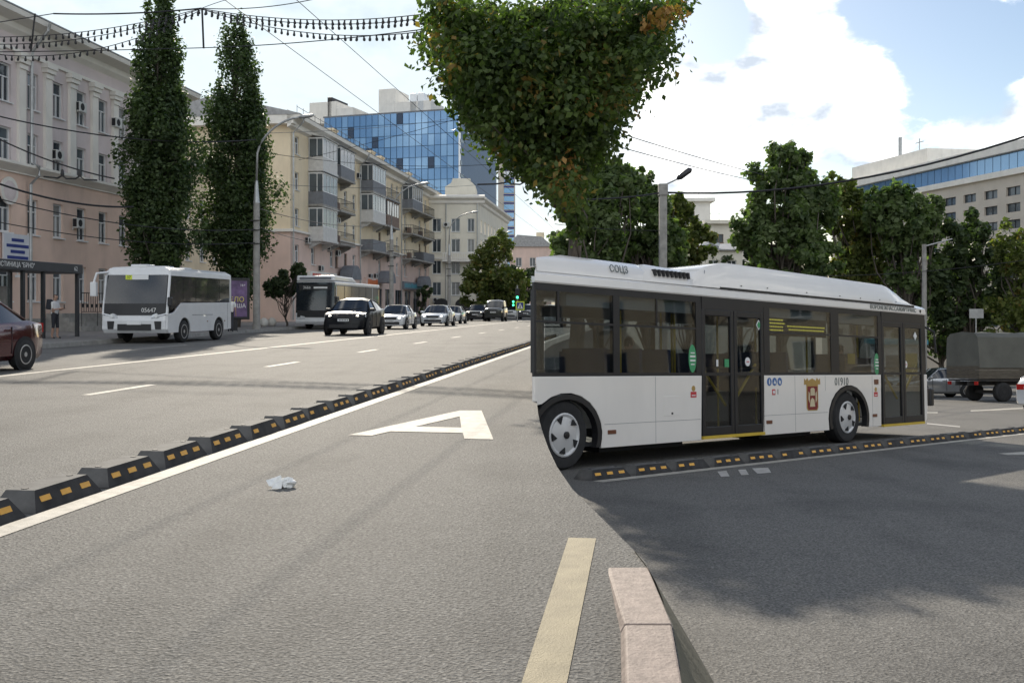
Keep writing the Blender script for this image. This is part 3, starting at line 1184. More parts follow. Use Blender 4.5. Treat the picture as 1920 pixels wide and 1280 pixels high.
gw.rotation_euler = (0, 0, math.atan2(gd.y, gd.x) - math.atan2(G1.y - G0.y, G1.x - G0.x))
gl = gd.length
MB().box(0, gl, .1, .4, 0, HG).build('side_wall', PALESKY, gw)
sw = MB().box(.15, gl / 9 - .15, 0, .12, .15, ch * .5).mesh('side_pane', PANE_C)
for i in range(9):
    for j in range(nr):
        o_ = link('side_pane', sw, gw)
        o_.location = (i * gl / 9, -.02, zlo + j * ch + .3)
        o_.scale = (random.choice((.35, .5, .8)), 1, random.choice((.6, .9)))


def roofbox(u0, u1, v0, name, D=232, dep=8, m=CREAMW):
    a, b = at(u0, v0, D), at(u1, v0, D)
    inv = Matrix.Translation(b4.location).inverted()
    rot = Matrix.Rotation(-b4.rotation_euler.z, 4, 'Z')
    la, lb = rot @ (inv @ a), rot @ (inv @ b)
    return MB().box(la.x, lb.x, 6, 6 + dep, HG - .1, a.z).build(name, m, b4, bevel=.1)


roofbox(572, 632, 190, 'lift_house')
roofbox(632, 668, 203, 'lift_house')
roofbox(723, 757, 174, 'stair_tower')
roofbox(757, 832, 200, 'plant_room')
roofbox(789, 803, 186, 'tank', m=PALESKY)
roofbox(805, 818, 186, 'tank', m=PALESKY)
roofbox(612, 622, 182, 'vent_stack', m=IRON)
# --- slim tower with blue bands
b5p = at(934, 577, 270)
b5 = thing('slim_tower', 'slim tan and blue tower right of the glass office', 'building', (b5p.x, b5p.y, 0), 0)
tw = at(966, 577, 270).x - b5p.x
MB().box(0, tw, 0, 8, 0, 38).box(0, tw * .4, .3, 8, 38, 46).build('wall', TAN, b5)
for i in range(13):
    MB().box(tw * .35, tw * .92, -.1, -.003, 12 + i * 2.2, 13.3 + i * 2.2).build('window_band', BLUEG2 if i < 11 else PALESKY, b5)
    MB().box(tw * .33, tw * .94, -.13, -.003, 11.3 + i * 2.2, 11.7 + i * 2.2).build('spandrel', SIGNB, b5)
MB().box(tw * .3, tw + .8, -.6, 6, 40, 45.6).build('glass_box', BLUEG2, b5)
# --- far pink house at the end of the avenue
b6p = at(956, 577, 205)
b6 = thing('far_pink_house', 'far pinkish house with dormer at the end of the avenue', 'building', (b6p.x, b6p.y, 0), 0)
w6 = at(1034, 577, 205).x - b6p.x
h6 = [(x, x + 1.2, a, a + 1.8) for x in (1.2, 4.0, 6.6) for a in (3, 6.3, 9.6)]
m6 = MB()
wall_mesh(m6, w6, 0, 13.6, h6)
m6.build('wall', PINKW, b6)
for (a, b, c, d) in h6:
    window(b6, a, b, c, d, pane=rpane(), style='V')
MB().prism([(-.4, 13.6), (w6 + .4, 13.6), (w6 - 2, 15.6), (1.5, 16.0)], -.4, 9).build('roof', ROOFM, b6)
MB().box(5.4, 7, 1.5, 3, 14.8, 16.6).build('chimney', YELL, b6)

# --- large tan building on the right
T0 = at(1562, 577, 162)
T1 = at(1965, 577, 114)
dT = T1 - T0
b7 = thing('tan_office', 'long tan office building with ribbon of blue glass under the roof, right', 'building', (T0.x, T0.y, -9), math.atan2(dT.y, dT.x))
LT = dT.xy.length
ZT = 9.0 + H + 315 / F * 118            # roof line above the building's base
rowsT = [ZT - 6.3 - i * 1.95 for i in range(10)]
colsT = [LT - 3.0 - i * 4.1 for i in range(12)]
hT = [(x, x + 2.5, z, z + 1.05) for x in colsT if x > 0 for z in rowsT]
m7 = MB()
wall_mesh(m7, LT, 0, ZT - 3.7, hT, depth=.35)
m7.build('lower_wall', TAN, b7)
for (a, b, c, d) in hT:
    window(b7, a, b, c, d, y=.3, frame=RIMD, pane=PANE_C, style='V', sill=False)
MB().box(0, LT, -.5, 14, ZT - 3.9, ZT - 3.2).build('ledge', CREAMW, b7)
MB().box(0, LT, -.5, 14, ZT - 1.1, ZT).build('parapet', CREAMW, b7)
MB().box(0, LT, .35, 14, ZT - 3.2, ZT - 1.1).build('ribbon_backing', MULL, b7)
pm7 = MB().box(.05, 1.45, 0, .12, .05, 2.05).mesh('pane', BLUEG2)
for i in range(int(LT / 1.5)):
    o_ = link('pane', pm7, b7)
    o_.location = (i * 1.5, .2, ZT - 3.2)
MB().box(.5, 21, 3, 12, ZT - .02, ZT + 2.8).build('roof_house', CREAMW, b7)
MB().tube([(11, 5, ZT + 2.5), (11, 5, ZT + 6)], .3, 6).build('antenna', STEEL, b7)
MB().tube([(16, 5, ZT + 2.5), (16, 5, ZT + 5)], .08, 6).box(15, 17, 4.95, 5.05, ZT + 4.4, ZT + 4.5).build('antenna', STEEL, b7)
# --- pale buildings far behind the bus
for (u0, u1, v, D, nm, lb, m_) in ((1215, 1332, 378, 150, 'pale_house', 'pale flat roofed house behind the grey street lamp', CREAMW),
                                   (1328, 1420, 420, 140, 'cream_house', 'cream house with small windows seen between tree crowns', BEIGE)):
    a, b = at(u0, v, D), at(u1, v, D)
    g = thing(nm, lb, 'building', (a.x, a.y, -8.3), 0)
    zt = a.z + 8.3
    w_ = b.x - a.x
    hh = [(x, x + 1.3, z, z + 1.2) for x in np.arange(.8, w_ - 1.5, 2.4) for z in (zt - 2.6, zt - 5.6, zt - 8.6)]
    mm = MB()
    wall_mesh(mm, w_, 0, zt, hh)
    mm.build('wall', m_, g)
    for (p, q, r_, s_) in hh:
        window(g, p, q, r_, s_, pane=PANE_A, style='V', frame=WOODFR)
    MB().box(-.6, w_ + .6, -.7, 8, zt, zt + .5).build('roof', m_, g)
    MB().box(w_ * .2, w_ * .2 + .05, -.6, -.55, zt + .5, zt + 1.4).box(w_ * .8, w_ * .8 + .05, -.6, -.55, zt + .5, zt + 1.4).box(0, w_, -.6, -.55, zt + 1.36, zt + 1.4).build('roof_rail', STEEL, g)
a, b = at(1285, 470, 95), at(1392, 470, 95)
g = thing('low_annex', 'low grey roofed annex just above the bus roof', 'building', (a.x, a.y, z2(95)), 0)
zt = a.z - z2(95)
w_ = b.x - a.x
mm = MB()
hh = [(x, x + .9, zt - 2.2, zt - .9) for x in np.arange(.5, w_ - 1, 1.7)]
wall_mesh(mm, w_, 0, zt, hh)
mm.build('wall', BEIGE, g)
for h_ in hh:
    window(g, *h_, pane=PANE_A, style='V')
MB().prism([(-.3, zt), (-.3, zt + .12), (4, zt + .9), (8, zt + .12), (8, zt)], -.4, w_ + .4, 'x').build('roof', ROOFM, g)
MB().tube([(w_ * .3, .5, zt + .4), (w_ * .45, .5, zt + .7), (w_ * .6, .5, zt + .4)], .35, 8).build('duct', STEEL, g)
# kiosk right of the bus front
kp = gp2(1752, 738)
ks = thing('kiosk', 'small white kiosk with yellow panel beyond the front of the bus', 'kiosk', (kp.x, 66, z2(66)), 0)
MB().box(-1.2, 1.3, 0, 2, 0, 3.1).build('wall', UPVC, ks)
MB().box(-1.5, 1.6, -.7, 2.3, 3.1, 3.4).build('roof', SIGNT, ks)
MB().box(-.9, .0, -.06, -.003, 1.0, 2.4).build('window', PANE_C, ks)
MB().box(.15, 1.15, -.06, -.003, .9, 2.5).build('yellow_panel', YELBAR, ks)
# ------------------------------------------------------------------ trees
LEAF_POP = leafmat('leaf_poplar', (.022, .042, .020), (.088, .125, .050), trans=.36)
LEAF_LIN = leafmat('leaf_linden', (.024, .044, .014), (.11, .15, .045), (.22, .14, .04), trans=.45)
LEAF_MID = leafmat('leaf_maple', (.042, .072, .030), (.155, .20, .085), trans=.45)
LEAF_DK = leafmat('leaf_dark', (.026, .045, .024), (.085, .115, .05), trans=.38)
LEAF_YG = leafmat('leaf_yellowgreen', (.05, .075, .02), (.19, .21, .065), (.24, .17, .05), trans=.45)
LEAF_BR = leafmat('leaf_brown', (.16, .07, .02), (.42, .24, .08), trans=.35)


def foliage(name, clumps, n, size, m, parent, seed=0, up=.35, droop=0.0):
    """many small kite shaped leaves spread through the given clumps (x, y, z, rx, ry, rz)"""
    rng = np.random.default_rng(seed)
    C = np.array(clumps, float)
    wt = (C[:, 3] * C[:, 5]) ** 1.0
    idx = rng.choice(len(C), n, p=wt / wt.sum())
    d = rng.normal(size=(n, 3))
    d /= np.linalg.norm(d, axis=1)[:, None]
    rad = rng.random(n) ** .45
    pos = C[idx, :3] + d * C[idx, 3:] * rad[:, None] * (1 + .18 * rng.normal(size=n))[:, None]
    nr = d * .7 + rng.normal(size=(n, 3)) * .6 + np.array([0, 0, up])
    nr /= np.linalg.norm(nr, axis=1)[:, None]
    t = rng.normal(size=(n, 3)) + np.array([0, 0, -droop])
    t -= nr * (t * nr).sum(1)[:, None]
    t /= np.linalg.norm(t, axis=1)[:, None]
    b = np.cross(nr, t)
    s = size * rng.uniform(.6, 1.35, n)[:, None]
    v = np.empty((n, 4, 3))
    v[:, 0] = pos - t * s * .55
    v[:, 1] = pos + b * s * .38 + nr * s * .10
    v[:, 2] = pos + t * s * .60
    v[:, 3] = pos - b * s * .38 + nr * s * .10
    me = bpy.data.meshes.new(name)
    me.vertices.add(n * 4)
    me.vertices.foreach_set('co', v.reshape(-1))
    me.loops.add(n * 4)
    me.loops.foreach_set('vertex_index', np.arange(n * 4, dtype=np.int32))
    me.polygons.add(n)
    me.polygons.foreach_set('loop_start', np.arange(0, n * 4, 4, dtype=np.int32))
    me.update(calc_edges=True)
    me.materials.append(m)
    o = link(name, me, parent)
    return o


def limb(mb, a, b, r0, r1, rng, k=5, wob=.06):
    a, b = Vector(a), Vector(b)
    L = (b - a).length
    pts = [a.lerp(b, i / k) + (Vector(rng.normal(size=3)) * L * wob * (0 < i < k)) for i in range(k + 1)]
    mb.tube(pts, [r0 + (r1 - r0) * i / k for i in range(k + 1)], 7)
    return pts


def broad_tree(name, label, base, crowns, n, size, leaf, seed, group=None, trunk=.22, nclump=46, cat='tree', cs=.25, extra=None):
    """crowns: ellipsoids (x, y, z, rx, ry, rz) in world space; the trunk rises from base into them"""
    rng = np.random.default_rng(seed)
    base = Vector(base)
    o = thing(name, label, cat, base, 0, group)
    cl = []
    mb = MB()
    top = Vector(crowns[0][:3]) - base
    sp_ = limb(mb, (0, 0, -.1), (top.x * .7, top.y * .7, top.z * .75), trunk, trunk * .45, rng, 7, .02)
    for (x, y, z, rx, ry, rz) in crowns:
        c = Vector((x, y, z)) - base
        for i in range(nclump):
            d = rng.normal(size=3)
            d /= np.linalg.norm(d)
            r = rng.uniform(.45, .98)
            p = c + Vector((d[0] * rx * r, d[1] * ry * r, d[2] * rz * r))
            k = cs * rng.uniform(.6, 1.15)
            cl.append((p.x, p.y, p.z, rx * k, ry * k, rz * k * .85))
            if i < 9:
                st_ = sp_[2 + i % (len(sp_) - 2)]
                limb(mb, st_, p, trunk * .32, .02, rng, 4, .05)
    mb.build('trunk', BARK, o, smooth=True)
    foliage('crown', cl, n, size, leaf, o, seed)
    if extra:
        extra(o, base)
    return o


def poplar(label, u, p, vtop, w, seed, spires):
    rng = np.random.default_rng(seed)
    D = onp(u, p)
    base = pq(p, qof(u, p), .1)
    ht = H + (VH - vtop) / F * D - base.z
    o = thing('poplar_tree', label, 'tree', base, 0, 'poplars on the left pavement')
    mb = MB()
    limb(mb, (0, 0, -.1), (0, 0, ht * .9), .32, .04, rng, 8, .008)
    cl = []
    for (dx, dy, top, wd) in spires:
        for i in range(60):
            f = rng.random() ** .9
            zz = 1.6 + (ht * top - 1.6) * f
            prof = min(1, (f + .10) / .32) * (1 - max(0, f - .45) / .58) ** .75 + .05
            a = rng.uniform(0, 2 * math.pi)
            r = w * .5 * wd * prof * rng.uniform(.25, 1.02)
            x, y = dx * min(1, zz / ht * 1.5) + r * math.cos(a), dy * min(1, zz / ht * 1.5) + r * math.sin(a)
            cl.append((x, y, zz, .34 * w * .3 * (prof + .35), .34 * w * .3 * (prof + .35), .9 + .4 * rng.random()))
            if i < 16:
                limb(mb, (0, 0, max(1.2, zz - 2.4)), (x, y, zz), .06, .01, rng, 3, .03)
    mb.build('trunk', BARK, o, smooth=True)
    foliage('crown', cl, 46000, .175, LEAF_POP, o, seed, up=.5)
    return o


poplar('tall dark poplar nearest the peach building, left of the pair', 298, -23.3, -12, 4.1, 11, [(0, 0, 1, 1.0), (-.55, .2, .96, .55), (.6, -.2, .93, .6), (.2, .4, .98, .5)])
poplar('tall dark poplar beside the street lamp, right of the pair', 441, -23.3, 45, 5.2, 12, [(0, 0, 1, 1.0), (.6, .1, .95, .6), (-.6, -.2, .97, .55), (.9, .2, .82, .5)])


def crown_px(u, v, D, ru, rv, rd=None):
    p = at(u, v, D)
    return (p.x, p.y, p.z, ru / F * D, rd or ru / F * D, rv / F * D)


q_ = qof(537, -21.5)
broad_tree('young_tree', 'young dark leaved tree with thin trunk left of the far bus', pq(-21.5, q_, .1), [crown_px(535, 528, onp(537, -21.5), 36, 38), crown_px(512, 540, onp(537, -21.5), 20, 24), crown_px(562, 510, onp(537, -21.5), 18, 18)], 5200, .2, LEAF_DK, 21, trunk=.07, nclump=18)
broad_tree('street_tree', 'round green street tree behind the queue of cars', at(925, 577, 118).xy.to_3d() + Vector((0, 0, .1)), [crown_px(925, 520, 118, 58, 62), crown_px(900, 545, 117, 36, 42), crown_px(930, 470, 118, 36, 40), crown_px(962, 545, 118, 32, 44)], 12000, .38, LEAF_YG, 22, trunk=.22)
broad_tree('avenue_tree', 'dark tree beyond the traffic light at the avenue end', at(985, 577, 165).xy.to_3d() + Vector((0, 0, .1)), [crown_px(985, 535, 165, 34, 45), crown_px(1012, 540, 165, 28, 40), crown_px(962, 560, 160, 20, 26)], 6500, .5, LEAF_DK, 23, trunk=.22)
broad_tree('low_tree', 'small dark tree at the foot of the beige corner house', at(788, 577, 124).xy.to_3d() + Vector((0, 0, .1)), [crown_px(790, 560, 124, 16, 26), crown_px(800, 545, 124, 13, 14)], 2200, .3, LEAF_DK, 24, trunk=.09, nclump=12)


# near tree whose crown hangs over the avenue from the right
def near_tree():
    rng = np.random.default_rng(31)
    D0 = 24.0
    bx = (1079 - 960) / F * D0
    base = Vector((bx, D0, z2(D0)))
    o = thing('overhanging_tree', 'large linden whose crown hangs over the avenue behind the big white bus', 'tree', base, 0)
    poly = [(-40, 360), (0, 395), (110, 402), (195, 492), (255, 515), (300, 600), (330, 640), (365, 690), (388, 672), (388, 620)]
    # left and right outline of the crown by height in the photograph (v -> u range)
    vs_ = [-420, -150, -60, 0, 60, 110, 160, 200, 240, 280, 310, 345, 385]
    ul = [660, 690, 740, 785, 800, 805, 835, 870, 893, 930, 985, 1025, 1040]
    ur = [1500, 1440, 1350, 1310, 1270, 1235, 1200, 1170, 1150, 1130, 1115, 1100, 1085]
    cl = []
    for (u, v) in ((1085, 400), (1070, 410), (1096, 420), (1082, 430), (1060, 396), (1078, 440)):
        p = at(u, v, D0 - .8) - base
        cl.append((p.x, p.y, p.z, .24, .3, .24))
    while len(cl) < 330:
        v = rng.uniform(4, 392)
        a, b = np.interp(v, vs_, ul), np.interp(v, vs_, ur)
        u = rng.uniform(a - 160, b + 160)
        if not a + 20 < u < b - 20:
            continue
        D = D0 + rng.uniform(-3.2, 2.4)
        p = at(u, v, D) - base
        r = rng.uniform(.4, .85) * (1 if v > 60 else .6)
        cl.append((p.x, p.y, p.z, r, r, r * .8))
    mb = MB()
    trk = limb(mb, (0, 0, -.15), (.1, .1, 11), .2, .10, rng, 9, .005)
    for i in range(0, 330, 9):
        c = Vector(cl[i][:3])
        s_ = min(trk[3:], key=lambda t: abs(t.z - (c.z - 1.2)))
        if c.z > 4.4:
            limb(mb, s_, c, .07, .012, rng, 5, .05)
    mb.build('trunk', BARK, o, smooth=True)
    foliage('crown', cl, 72000, .135, LEAF_LIN, o, 32, up=.45, droop=.8)
    br = []
    for (u, v, ru) in ((1230, 32, 26), (1212, 48, 14), (1262, 18, 20), (1105, 198, 15), (1062, 305, 18), (1050, 340, 22)):
        p = at(u, v, D0 - 3.0) - base
        br.append((p.x, p.y, p.z, ru / F * D0 * 1.5, .4, ru / F * D0 * 1.1))
    foliage('dry_leaves', br, 210, .15, LEAF_BR, o, 33, droop=1.5)


near_tree()

# trees behind the side street
grp = 'trees behind the side street'


def rt(name, label, ub, D, crowns, n, size, leaf, seed, trunk=.3, **k):
    X = (ub - 960) / F * D
    return broad_tree(name, label, (X, D, z2(D)), [crown_px(u, v, D + dd, ru, rv) for (u, v, ru, rv, dd) in crowns], n, size, leaf, seed, trunk=trunk, group=grp, **k)


rt('park_tree', 'broad hazy green tree above the rear of the big bus', 1120, 62, [(1120, 400, 70, 95, 0), (1095, 470, 70, 70, 1), (1165, 350, 45, 50, 0), (1098, 330, 32, 40, 0)], 15000, .36, LEAF_MID, 41)
rt('park_tree', 'leafy tree just left of the grey street lamp', 1215, 66, [(1215, 420, 62, 80, 0), (1195, 365, 42, 55, 1), (1240, 470, 60, 50, 0), (1160, 480, 50, 50, 2)], 12000, .36, LEAF_MID, 42)
rt('park_tree', 'smaller tree right of the grey street lamp, above the bus vents', 1290, 72, [(1272, 400, 30, 42, 0), (1300, 455, 42, 48, 0), (1265, 480, 40, 40, 0)], 6500, .34, LEAF_YG, 43, trunk=.2)
rt('park_tree', 'tallest tree of the side street, crown against the blue sky', 1470, 70, [(1462, 370, 66, 90, 0), (1475, 310, 52, 45, 0), (1430, 440, 58, 80, 0), (1520, 400, 52, 95, 1), (1500, 490, 80, 60, 0)], 21000, .36, LEAF_MID, 44, trunk=.34)
rt('park_tree', 'pale yellow green tree in the middle of the tree row', 1605, 76, [(1600, 400, 50, 62, 0), (1570, 360, 32, 36, 0), (1640, 480, 70, 80, 0), (1590, 500, 60, 60, 0)], 14000, .36, LEAF_YG, 45)
rt('park_tree', 'dense green tree before the tan office building', 1700, 72, [(1690, 420, 55, 78, 0), (1660, 390, 42, 48, 0), (1720, 500, 62, 80, 0), (1735, 400, 36, 42, 0)], 15000, .36, LEAF_MID, 46)
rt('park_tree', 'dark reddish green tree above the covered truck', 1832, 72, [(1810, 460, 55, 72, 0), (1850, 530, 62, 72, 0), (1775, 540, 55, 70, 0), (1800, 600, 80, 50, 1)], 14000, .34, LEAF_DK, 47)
rt('park_tree', 'thin tree with bare branches at the right edge', 1915, 68, [(1900, 470, 44, 62, 0), (1935, 560, 52, 80, 0), (1885, 600, 50, 60, 0)], 5200, .3, LEAF_YG, 48, trunk=.24)
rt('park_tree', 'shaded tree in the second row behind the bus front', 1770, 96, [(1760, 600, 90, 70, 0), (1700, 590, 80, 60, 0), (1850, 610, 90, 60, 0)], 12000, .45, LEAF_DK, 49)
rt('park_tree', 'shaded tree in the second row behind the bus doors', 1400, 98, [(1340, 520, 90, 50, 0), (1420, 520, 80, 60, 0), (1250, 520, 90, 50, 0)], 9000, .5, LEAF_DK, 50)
# ------------------------------------------------------------------ lamps, wires, shelter
def arc_arm(h0, rise, reach, n=9):
    # vertical neck, then a bend into a sloping arm
    pts = [(0, 0, h0), (.04, 0, h0 + rise * .45)]
    for i in range(1, n + 1):
        t = i / n
        pts.append((.05 + reach * (t ** 1.45), 0, h0 + rise * (.45 + .55 * (1 - (1 - t) ** 1.7))))
    return pts


LAMPWIRE = []


def street_lamp(u, label, p=-19.9, detail=True):
    D = onp(u, p)
    base = pq(p, qof(u, p), .14)
    o = thing('street_lamp', label, 'street lamp', base, -TH, 'street lamps along the left kerb')
    MB().lathe([(.0, -.05), (.24, -.05), (.24, .0), (.185, .3), (.16, 6.6), (.0, 6.6)], (0, 0, 0), 'z', 12).build('pole', CONC, o, smooth=True, split=40)
    MB().lathe([(.17, 6.55), (.15, 6.7), (.075, 7.7), (.0, 7.7)], (0, 0, 0), 'z', 10).build('collar', STEEL, o, smooth=True, split=40)
    pts = arc_arm(7.65, 3.3, 2.3)
    MB().tube(pts, .055, 7).build('arm', STEEL, o, smooth=True)
    e = Vector(pts[-1])
    dr = (e - Vector(pts[-2])).normalized()
    MB().tube([e - dr * .05, e + dr * .15, e + dr * .6, e + dr * .75], [.06, .11, .10, .04], 8).build('lamp_head', STEEL, o, smooth=True)
    if detail:
        for z in (5.1, 5.6, 4.4):
            MB().box(-.24, .24, -.2, -.17, z, z + .06).build('bracket', IRON, o)
    return o


street_lamp(481, 'tall concrete street lamp with curved steel arm right of the poplars')
street_lamp(734, 'street lamp standing in front of the yellow apartment block')
street_lamp(842, 'street lamp in front of the beige corner house')
street_lamp(917, 'farthest street lamp, its pole in front of the round green tree')
# grey lamp on the right
D = 52.0
b_ = at(1243, 577, D)
o = thing('park_lamp', 'grey square street lamp with slanted head behind the big bus', 'street lamp', (b_.x, D, z2(D)), 0)
zt = at(1243, 345, D).z - z2(D)
MB().box(-.19, .19, -.19, .19, -.1, zt - .6).box(-.23, .23, -.23, .23, zt - .6, zt).build('pole', CONC, o, bevel=.03)
hd = at(1297, 317, D) - b_ - Vector((0, 0, z2(D) - b_.z))
MB().tube([(0.1, 0, zt - .05), hd * 1 - Vector((.6, 0, .45))], .05, 6).build('arm', STEEL, o)
MB().tube([hd - Vector((.75, 0, .52)), hd - Vector((.6, 0, .4)), hd - Vector((.1, 0, .05)), hd], [.07, .16, .15, .05], 8).build('lamp_head', RIMD, o, smooth=True)
D = 58.0
b_ = at(1733, 577, D)
o = thing('side_pole', 'slim grey pole behind the front of the big bus', 'pole', (b_.x, D, z2(D)), 0)
MB().lathe([(.0, -.1), (.17, -.1), (.12, at(1733, 458, D).z - z2(D)), (0, at(1733, 458, D).z - z2(D))], (0, 0, 0), 'z', 10).build('pole', CONC, o, smooth=True, split=40)
MB().tube([(0, 0, at(1733, 462, D).z - z2(D)), (1.6, 0, at(1733, 448, D).z - z2(D))], .04, 6).build('arm', STEEL, o)


def wire(label, a, b, sag=.3, r=.012, n=14, name='overhead_wire', m=None, group='overhead wires'):
    a, b = Vector(a), Vector(b)
    pts = [a.lerp(b, i / n) - Vector((0, 0, sag * 4 * (i / n) * (1 - i / n))) for i in range(n + 1)]
    o = MB().tube([p - a for p in pts], r, 4).build(name, m or WIREM, None)
    o.location = a
    tag(o, label, 'wire', group)
    return o


# trolley wires along the avenue
for (p, lb) in ((-6.4, 'left trolley wire running along the avenue above the lanes'), (-5.3, 'right trolley wire running along the avenue above the lanes')):
    wire(lb, pq(p, -6, 6.0), pq(p, 150, 6.0), 0, .0075, 20, 'trolley_wire')
# span wires and cables: pixel ends with depths
SP = [
    ('black cable above the roof of the academy building, highest span', (-40, 48, 26), (100, 26, 26), .0, .012),
    ('black cable from the academy roof to the garland knot', (100, 26, 26), (378, 16, 27), .1, .02),
    ('thin wire crossing the sky from the garland knot to the top edge', (378, 16, 27), (610, -6, 27), .2, .012),
    ('second thin wire from the garland knot to the top edge', (378, 16, 27), (560, -20, 26), -.2, .009),
    ('straight span wire below the garlands', (-20, 98, 26), (382, 90, 27), .02, .012),
    ('span wire from the hanging rod to the overhanging tree', (382, 90, 27), (835, 50, 21), .12, .012),
    ('cable sloping across the academy windows, upper', (-20, 214, 26), (480, 262, 52), .5, .018),
    ('cable sloping across the academy windows, second', (-20, 252, 26), (215, 335, 42), .2, .018),
    ('cable bundle across the peach wall', (-20, 338, 25), (250, 388, 46), .3, .026),
    ('cable across the peach wall below the round emblem', (-20, 368, 25), (478, 430, 52), .5, .014),
    ('lower cable across the peach wall above the shelter', (-20, 413, 25), (478, 455, 52), .4, .012),
    ('cable from the first street lamp to the second, high', (482, 390, 53), (733, 420, 80), .5, .02),
    ('cable from the first street lamp to the second, low', (482, 425, 53), (733, 450, 80), .7, .02),
    ('thin wire across the front of the yellow block', (505, 345, 60), (905, 346, 95), .3, .014),
    ('thin wire from the poplar to the glass office', (500, 250, 60), (845, 222, 130), .3, .016),
    ('thin wire sagging across the glass office', (500, 287, 60), (1010, 300, 70), .6, .016),
    ('slanting wire in front of the glass office', (560, 300, 60), (895, 212, 60), .1, .014),
    ('power line in the right sky, upper of two', (1100, 230, 40), (1440, 330, 66), .1, .022),
    ('power line in the right sky, lower of two', (1090, 255, 40), (1420, 340, 66), .1, .022),
    ('thick cable from the grey lamp to the right roof edge', (1243, 361, 52), (1960, 243, 46), .9, .05),
    ('thick pale cable left of the grey lamp', (1030, 373, 48), (1243, 361, 52), .15, .04),
    ('thin wire crossing the trees behind the big bus', (1040, 420, 50), (1243, 432, 52), .1, .015),
    ('thin wire from the slim grey pole across the trees', (1520, 518, 58), (1920, 488, 56), .2, .018),
]
for (lb, a, b, sg, r) in SP:
    ka, kb_ = (1.6 if a[2] <= 36 else 1), (1.6 if b[2] <= 36 else 1)
    wire(lb, at(a[0], a[1], a[2] * ka), at(b[0], b[1], b[2] * kb_), sg, r * ka)
# rods and hardware hanging from wires
hr = MB().tube([Vector(), at(382, 91, 43.2) - at(379, 16, 43.2)], .045, 5).build('hanging_rod', WIREM, None, loc=at(379, 16, 43.2))
tag(hr, 'short black rod hanging from the garland knot', 'rod')
hr = MB().tube([Vector(), at(58, 97, 42) - at(66, 26, 42)], .04, 5).build('hanging_rod', WIREM, None, loc=at(66, 26, 42))
tag(hr, 'short black rod hanging before the academy cornice', 'rod')


def garland(label, pts, D0, D1, nb):
    D0, D1 = D0 * 1.6, D1 * 1.6
    a = at(pts[0][0], pts[0][1], D0)
    o = thing('light_garland', label, 'garland', a, 0, 'garlands over the avenue')
    us, vs_ = [p[0] for p in pts], [p[1] for p in pts]
    tt = np.linspace(0, 1, 30)
    uu = us[0] + (us[-1] - us[0]) * tt
    co_ = np.polyfit(us, vs_, min(2, len(us) - 1))
    P = [at(u, np.polyval(co_, u), D0 + (D1 - D0) * t) - a for u, t in zip(uu, tt)]
    MB().tube(P, .016, 4).build('wire', WIREM, o)
    for k in range(nb):
        t = (k + .5) / nb
        i = min(28, int(t * 29))
        f = t * 29 - i
        p = Vector(P[i]).lerp(Vector(P[i + 1]), f)
        b = link('bulb', BULB, o)
        b.location = p
        b.scale = (1.5, 1.5, 1.5)
        b.rotation_euler = (random.uniform(-.2, .2), random.uniform(-.2, .2), 0)
    return o


BULB = MB().lathe([(.0, .0), (.02, .0), (.022, -.06), (.034, -.08), (.034, -.13), (.0, -.15)], (0, 0, 0), 'z', 6).mesh('bulb', WIREM)
garland('garland of small lamps, topmost string left of the garland knot', [(-10, 69), (60, 70), (150, 60), (240, 47), (340, 26), (378, 16)], 26, 27, 32)
garland('garland of small lamps, second string left of the garland knot', [(-10, 83), (90, 81), (190, 65), (240, 58), (330, 32), (378, 17)], 26, 27, 32)
garland('garland of small lamps, lowest string left of the garland knot', [(-10, 102), (60, 106), (130, 99), (240, 79), (330, 42), (378, 18)], 26, 27, 30)
garland('garland of small lamps, topmost string right of the garland knot', [(380, 17), (480, 31), (600, 38), (720, 34), (830, 22)], 27, 21, 38)
garland('garland of small lamps, second string right of the garland knot', [(380, 18), (500, 40), (620, 45), (740, 40), (830, 30)], 27, 21, 38)
garland('garland of small lamps, lowest string right of the garland knot', [(380, 18), (480, 46), (620, 66), (720, 65), (830, 54)], 27, 21, 38)
# trolley hangers across the avenue, in front of the far tower
hg = thing('trolley_hanger', 'black trolley wire hanger with insulators before the slim tower', 'wire hanger', at(905, 346, 40), 0)
P0 = at(905, 346, 40)
MB().tube([at(u, v, 40) - P0 for u, v in ((895, 346), (930, 345), (945, 343), (952, 341), (958, 345), (975, 346), (984, 341), (990, 345), (1035, 335))], .035, 6).build('bar', WIREM, hg)
for (u, v) in ((951, 338), (984, 336)):
    MB().lathe([(0, -.1), (.07, -.1), (.09, 0), (.05, .12), (0, .14)], at(u, v, 40) - P0, 'z', 8).build('insulator', WIREM, hg)
MB().tube([at(950, 338, 40) - P0, at(944, 268, 40) - P0], .015, 5).build('dropper', WIREM, hg)
hg = thing('trolley_hanger', 'black trolley wire fitting before the academy middle cornice', 'wire hanger', at(115, 334, 40), 0)
P0 = at(115, 334, 40)
MB().tube([at(u, v, 40) - P0 for u, v in ((82, 331), (108, 334), (117, 329), (124, 335), (142, 335), (150, 330), (158, 337), (182, 338))], .035, 6).build('bar', WIREM, hg)
for (u, v) in ((117, 326), (149, 327)):
    MB().lathe([(0, -.1), (.06, -.1), (.08, 0), (.05, .15), (0, .2)], at(u, v, 40) - P0, 'z', 8).build('insulator', WIREM, hg)

